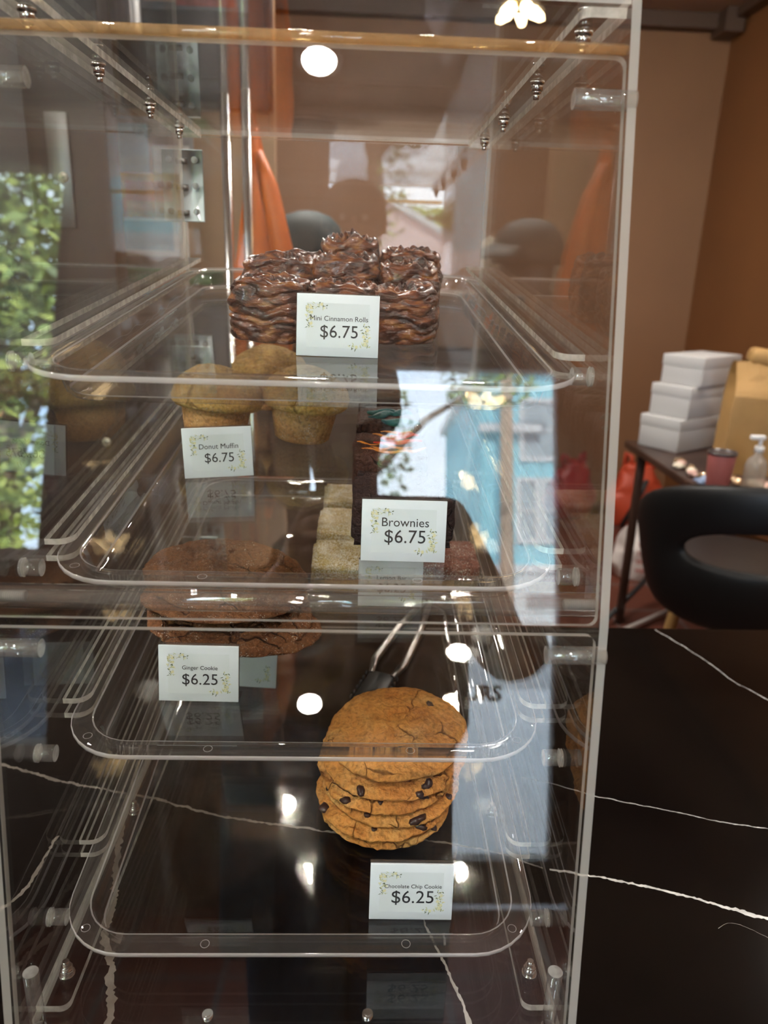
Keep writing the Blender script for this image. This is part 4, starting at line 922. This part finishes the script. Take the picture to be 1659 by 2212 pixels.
# hands as continuations of the body
def hand(side):
    s = -1 if side == 'L' else 1; wr = Vector(J['wr'+side])
    palm = wr+Vector((-s*.012, .035, .045)); add = {'pm'+side: palm}; ed = [('wr'+side, 'pm'+side)]; rd = {'pm'+side: .026}
    tgt = Vector((.0, .385, 1.46))
    for f in range(4):
        b0 = palm+Vector((-s*.004, .008+.0, .030-.019*f)); m1 = b0+Vector((-s*.012, .026-.002*f, .004)); m2 = m1+Vector((-s*.024+s*.002*f, .008, .0)); m3 = m2+Vector((-s*.016, -.006, 0))
        names = ['f%d%s%d' % (f, side, q) for q in range(4)]
        for nme, p in zip(names, (b0, m1, m2, m3)): add[nme] = p
        ed += [('pm'+side, names[0]), (names[0], names[1]), (names[1], names[2]), (names[2], names[3])]; rd.update(dict(zip(names, (.0105, .0095, .0085, .007))))
    t0 = palm+Vector((-s*.018, -.012, .010)); t1 = t0+Vector((-s*.022, -.004, .020)); t2 = t1+Vector((-s*.014, .004, .016))
    for nme, p, r_ in zip(('t0'+side, 't1'+side, 't2'+side), (t0, t1, t2), (.012, .0105, .008)): add[nme] = p; rd[nme] = r_
    ed += [('pm'+side, 't0'+side), ('t0'+side, 't1'+side), ('t1'+side, 't2'+side)]
    return add, ed, rd
for sd_ in 'LR':
    A_, B_, C_ = hand(sd_); J.update({k: tuple(v) for k, v in A_.items()}); E_ += B_; Rad.update(C_)
ks = list(J); ix = {k: i for i, k in enumerate(ks)}
skin_body('body', [J[k] for k in ks], [(ix[a_], ix[b_]) for a_, b_ in E_], [Rad[k] for k in ks], skin, per)
def cloth(name, keys, edges, grow, mt, extra=None):
    rads = []
    for k in keys:
        r_ = Rad[k]+grow
        if extra and k in extra: r_ = extra[k]
        rads.append(r_)
    return skin_body(name, [J[k] for k in keys], [(keys.index(a_), keys.index(b_)) for a_, b_ in edges], rads, mt, per)
J['wmL'] = tuple(Vector(J['elL']).lerp(Vector(J['wrL']), .88)); J['wmR'] = tuple(Vector(J['elR']).lerp(Vector(J['wrR']), .88)); Rad['wmL'] = Rad['wmR'] = .033
J['hem'] = (0, 0, .90); Rad['hem'] = .15
cloth('jumper', ['hem', 'pel', 'wai', 'che', 'shL', 'elL', 'wmL', 'shR', 'elR', 'wmR', 'nek'], [('hem', 'pel'), ('pel', 'wai'), ('wai', 'che'), ('che', 'shL'), ('shL', 'elL'), ('elL', 'wmL'), ('che', 'shR'), ('shR', 'elR'), ('elR', 'wmR'), ('che', 'nek')], .018, shirt, {'hem': (.235, .14), 'pel': (.235, .14), 'wai': (.23, .135), 'che': (.22, .145), 'nek': .075})
cloth('jeans', ['pel', 'hpL', 'knL', 'anL', 'hpR', 'knR', 'anR'], [('pel', 'hpL'), ('hpL', 'knL'), ('knL', 'anL'), ('pel', 'hpR'), ('hpR', 'knR'), ('knR', 'anR')], .018, jeans, {'pel': (.165, .12)})
for s in (-1, 1):
    b = MB(); b.rbox(s*.122-.05, s*.122+.05, -.10, .19, 0, .085, .03, seg=3); b.build('shoe', shoe, per)
b = MB(); b.rbox(-.215, -.125, .115, .150, .60, 1.08, .015, seg=3); b.build('denim_panel', mat('pale_denim', (.16, .26, .36), .8, noise_amt=.3, scale=50), per)
# face and hair
hc = Vector((-.03, .03, 1.665))
b = MB(); b.lathe([(.103, -.02), (.108, .03), (.100, .075), (.075, .112), (.04, .130), (.001, .135)], 32, M=Matrix.Translation(hc+Vector((0, -.014, 0))) @ Matrix.Rotation(R(12), 4, 'X')); b.build('hair', hairm, per)
b = MB(); b.tube([hc+Vector((0, .088, .015)), hc+Vector((0, .112, -.022)), hc+Vector((0, .100, -.034))], [.008, .014, .010], 10); b.build('nose', skin, per)
for s in (-1, 1):
    b = MB(); b.lathe([(.001, -.012), (.009, -.008), (.012, 0), (.009, .008), (.001, .012)], 14, M=Matrix.Translation(hc+Vector((s*.034, .079, .014)))); b.build('eye', mat('eye_white', (.6, .58, .55), .3) if s < 0 else bpy.data.materials['eye_white'], per)
    b = MB(); b.lathe([(.001, -.03), (.012, -.022), (.017, .004), (.012, .026), (.001, .03)], 14, M=Matrix.Translation(hc+Vector((s*.092, .0, -.005)))); b.build('ear', skin, per)
b = MB(); b.tube([hc+Vector((-.026, .084, -.058)), hc+Vector((0, .094, -.056)), hc+Vector((.026, .084, -.058))], [.004, .007, .004], 8); b.build('mouth', mat('lips', (.36, .13, .11), .5), per)
# the phone (its lens is where the photograph is taken from)
ph = empty('phone', CAM-fw*.012, m.to_euler(), 'black phone held upright in both hands, mirrored in the case front', 'phone')
b = MB(); b.rbox(-.058, .016, -.128, .018, .0, .008, .003); b.build('phone_body', mat('black_glass', (.012, .012, .014), .15), ph)
b = MB()
for dx, dy in ((-.018, 0), (0, -.018), (-.018, -.018)): b.lathe([(.001, 0), (.007, 0), (.0075, -.0015), (.0075, -.003), (.006, -.003)], 20, M=Matrix.Translation((dx, dy, .0)))
b.build('lens_ring', STEEL, ph)

# ------------------------------------------------------------ lettering on the street door (reads from outside)
so_ = empty('door_lettering', (.44, YF-.062, -.262), label='grey opening hours lettering on the glass street door, mirrored in the case', cat='lettering')
lm = mat('grey_vinyl', (.03, .03, .035), .6)
o = text_mesh('HOURS', .23, parent=so_, mats=lm, ext=.001, bold=.05); o.rotation_euler = (R(90), 0, 0); o.location = (-.022, 0, -.010)

# ------------------------------------------------------------ the street behind the photographer
a = MB(); a.box(-40, 40, -40, YF-.1, FL-.2, FL-.05); struct(a.build('street', mat('grey_asphalt', (.34, .345, .35), .8, noise_amt=.2, scale=1.5)))
a = MB(); a.box(-40, 40, -4.6, YF-.1, FL-.05, FL-.01); a.box(-40, 40, -14.0, -12.0, FL-.05, FL-.01); struct(a.build('pavement', mat('pale_concrete', (.52, .53, .54), .8, noise_amt=.15, scale=2)))
trimw = mat('white_house_trim', (.80, .80, .80), .6); winm = mat('house_glass', (.22, .27, .30), .15)
def siding(name, col):
    m_ = mat(name, col, .6); nt = m_.node_tree; t = nt.nodes.new('ShaderNodeTexCoord'); wv = nt.nodes.new('ShaderNodeTexWave'); wv.bands_direction = 'Z'; wv.inputs['Scale'].default_value = 1.6
    nt.links.new(t.outputs['Object'], wv.inputs['Vector']); bp = nt.nodes.new('ShaderNodeBump'); bp.inputs['Strength'].default_value = .25; nt.links.new(wv.outputs['Fac'], bp.inputs['Height']); nt.links.new(bp.outputs[0], nt.nodes['Principled BSDF'].inputs['Normal']); return m_
def hwin(par, x0, x1, z0, z1, y, f=.09):
    b = MB(); b.box(x0-f, x1+f, y, y+.06, z0-f, z0); b.box(x0-f, x1+f, y, y+.06, z1, z1+f); b.box(x0-f, x0, y, y+.06, z0, z1); b.box(x1, x1+f, y, y+.06, z0, z1); b.box(x0, x1, y, y+.05, (z0+z1)/2-.03, (z0+z1)/2+.03); wf = b.build('window', trimw, par)
    b = MB(); b.box(x0, x1, y, y+.02, z0, z1); b.build('pane', winm, wf)
bh = empty('blue_house', (5.5, -16.5, FL), label='sky blue clapboard house across the street, mirrored in the case front', cat='house')
o_ = Vector((5.5, -16.5, FL))
def HB(b, name, mt, par, off):
    o = b.build(name, mt, par); o.location = -off; return o
def hwinW(par, off, *a_):
    n0 = set(C.objects); hwin(par, *a_)
    for o in C.objects:
        if o not in n0 and o.parent == par: o.location = -off
b = MB(); b.box(2.46, 9.5, -20, -14, 1.05, 5.0); HB(b, 'wall', siding('sky_blue_siding', (.21, .47, .54)), bh, o_)
b = MB(); b.box(2.46, 9.5, -20, -14.0, FL, 1.05); HB(b, 'ground_floor', mat('white_garage_wall', (.70, .72, .72), .6), bh, o_)
b = MB(); b.box(2.30, 9.7, -20.1, -13.75, 5.0, 5.18); HB(b, 'roof', trimw, bh, o_)
b = MB(); b.box(2.40, 3.6, -14.0, -13.75, 3.72, 3.86); b.box(2.40, 9.5, -14, -13.9, .98, 1.12); HB(b, 'cornice', trimw, bh, o_)
for x0, x1, z0, z1 in ((3.22, 3.52, 1.62, 2.75), (3.72, 4.1, 1.62, 2.75), (3.30, 3.95, 3.25, 4.35)): hwinW(bh, o_, x0, x1, z0, z1, -14.0)
b = MB(); b.box(3.35, 3.9, -14.0, -13.96, .30, .55); HB(b, 'garage_sign', mat('dark_sign', (.12, .12, .13), .5), bh, o_)
phh = empty('pink_house', (.6, -21.9, FL), label='low pink house with a white framed garage, mirrored in the rear of the case', cat='house')
o2 = Vector((.6, -21, FL))
b = MB(); b.prism([(-3.2, -20, FL), (2.35, -20, FL), (2.35, -20, 1.5), (.4, -20, 2.45), (-3.2, -20, 1.0)], (0, -4, 0), 0, 0); HB(b, 'wall', mat('pale_pink_stucco', (.80, .62, .61), .8), phh, o2)
b = MB(); b.prism([(2.6, -19.7, 1.38), (.4, -19.7, 2.50), (-3.5, -19.7, .95), (-3.5, -19.7, 1.12), (.4, -19.7, 2.72), (2.6, -19.7, 1.56)], (0, -4.4, 0), 0, 0); HB(b, 'roof', trimw, phh, o2)
b = MB(); b.box(.75, 2.2, -20, -19.93, FL, 1.02); HB(b, 'garage_frame', trimw, phh, o2)
b = MB(); b.box(.92, 2.05, -19.93, -19.9, FL, .85); HB(b, 'garage_door', mat('pink_door', (.72, .52, .51), .6), phh, o2)
# pole
b = MB(); b.cyl((0, 0, 0), (0, 0, 6.5), .13, 14, r2=.10); b.box(-.9, .9, -.06, .06, 6.0, 6.14); tag(b.build('utility_pole', mat('weathered_wood', (.22, .17, .13), .8), None, (2.62, -12.3, FL-.01)), 'weathered wooden utility pole in front of the blue house', 'utility pole')
# trees and hedge
lg = [mat('leaf_mid_green', (.17, .25, .07), .6), mat('leaf_yellow_green', (.44, .52, .13), .6), mat('leaf_dark_green', (.07, .11, .045), .6), mat('pink_blossom', (.60, .30, .38), .6), mat('orange_blossom', (.65, .22, .10), .6)]
def leaves(b, c, rad, n, L_, mis, rnd):
    for i in range(n):
        d = Vector((rnd.gauss(0, 1), rnd.gauss(0, 1), rnd.gauss(0, 1))).normalized()*rnd.random()**.4
        p = Vector((c[0]+d.x*rad[0], c[1]+d.y*rad[1], c[2]+d.z*rad[2])); l = L_*rnd.uniform(.6, 1.3)
        u = Vector((rnd.gauss(0, 1), rnd.gauss(0, 1), rnd.gauss(0, .6))).normalized(); v = u.orthogonal().normalized(); v.rotate(Matrix.Rotation(rnd.uniform(0, 6.28), 3, u))
        b.add([p-u*l*.5, p+v*l*.22, p+u*l*.5, p-v*l*.22], [(0, 1, 2, 3)], rnd.choice(mis))
def tree(name, x, y, h_, blobs, L_, mis, label, seed):
    rnd = random.Random(seed); root = empty(name, (x, y, FL-.01), label=label, cat='tree')
    b = MB(); b.tube([(0, 0, 0), (.05, .03, h_*.5), (-.03, 0, h_*.8), (.05, 0, h_)], [.16, .12, .09, .04], 12)
    for c, rad, n in blobs: b.tube([(0, 0, h_*.55), (c[0]*.5, c[1]*.5, (h_*.55+c[2])/2+.2), tuple(c)], [.07, .05, .02], 8)
    b.build('trunk', mat('bark', (.10, .075, .055), .9), root)
    b = MB()
    for c, rad, n in blobs: leaves(b, c, rad, n, L_, mis, rnd)
    b.build('crown', lg, root); return root
tree('street_tree', -3.1, -6.2, 4.0, [((-.6, 0, 5.0), (1.9, .9, 1.2), 3400), ((-.6, 0, 4.0), (1.7, .9, 1.1), 2600), ((-.9, 0, 3.4), (1.4, .9, 1.0), 2200), ((.6, .1, 3.9), (1.2, .9, .9), 1500), ((-.2, .2, 2.4), (1.3, .8, .6), 1100), ((-2.0, 0, 2.6), (.9, .8, .9), 900)], .16, [0, 0, 2, 1], 'leafy green street tree mirrored at the left edge of the case front', 4)
tree('street_tree', .15, -10.5, 5.6, [((.40, 0, 3.6), (.30, .5, 1.2), 170), ((1.75, .3, 4.55), (.8, .6, .40), 260), ((-.5, 0, 4.6), (.8, .7, 1.0), 420), ((.2, 0, 2.5), (.35, .5, .8), 110)], .15, [0, 2, 2], 'slender street tree with sparse leaves left of the blue house', 9)
tree('street_tree', -1.0, -27.5, 3.6, [((2.2, 0, 3.2), (3.0, 1.0, .6), 1500), ((5.2, 0, 3.4), (1.6, 1.0, .7), 900), ((-1.5, 0, 3.0), (2.0, 1.0, .6), 700)], .32, [0, 1, 1, 2], 'yellow green tree rising behind the pink house', 15)
hd = empty('hedge', (-3.2, -4.4, FL-.01), label='bright yellow green hedge below the street tree, mirrored at the left edge', cat='hedge')
rnd = random.Random(31); b = MB()
for k in range(9): leaves(b, (-1.6+k*.42, rnd.uniform(-.15, .15), 1.35+rnd.uniform(-.1, .1)), (.45, .45, 1.0), 750, .085, [1, 1, 1, 0], rnd)
b.build('foliage', lg, hd); b = MB()
for k in range(9): b.tube([(-1.6+k*.42, 0, 0), (-1.6+k*.42+.05, 0, 1.2)], .03, 8)
b.build('stem', mat('hedge_stem', (.09, .07, .05), .9), hd)
fl_ = empty('flowering_shrub', (-3.3, -5.1, FL-.01), label='shrub with pink and orange blossom between the hedge and the tree', cat='shrub')
b = MB(); leaves(b, (-.1, 0, 2.55), (.75, .35, .35), 500, .12, [3, 3, 4, 0], rnd); b.build('blossom', lg, fl_); b = MB(); b.tube([(0, 0, 0), (.05, 0, 1.3), (-.1, 0, 2.4)], .04, 8); b.build('stem', bpy.data.materials['hedge_stem'], fl_)
# portals that help sample daylight through the two street openings
for x0, x1, z0, z1 in ((DX0, DX1, DZ0, DZ1), (WX0, WX1, .5, 1.87)):
    ld = bpy.data.lights.new('daylight_portal', 'AREA'); ld.shape = 'RECTANGLE'; ld.size = x1-x0; ld.size_y = z1-z0; ld.cycles.is_portal = True
    lo = bpy.data.objects.new('daylight_portal', ld); C.objects.link(lo); lo.location = ((x0+x1)/2, YF-.12, (z0+z1)/2); lo.rotation_euler = (R(90), 0, 0)
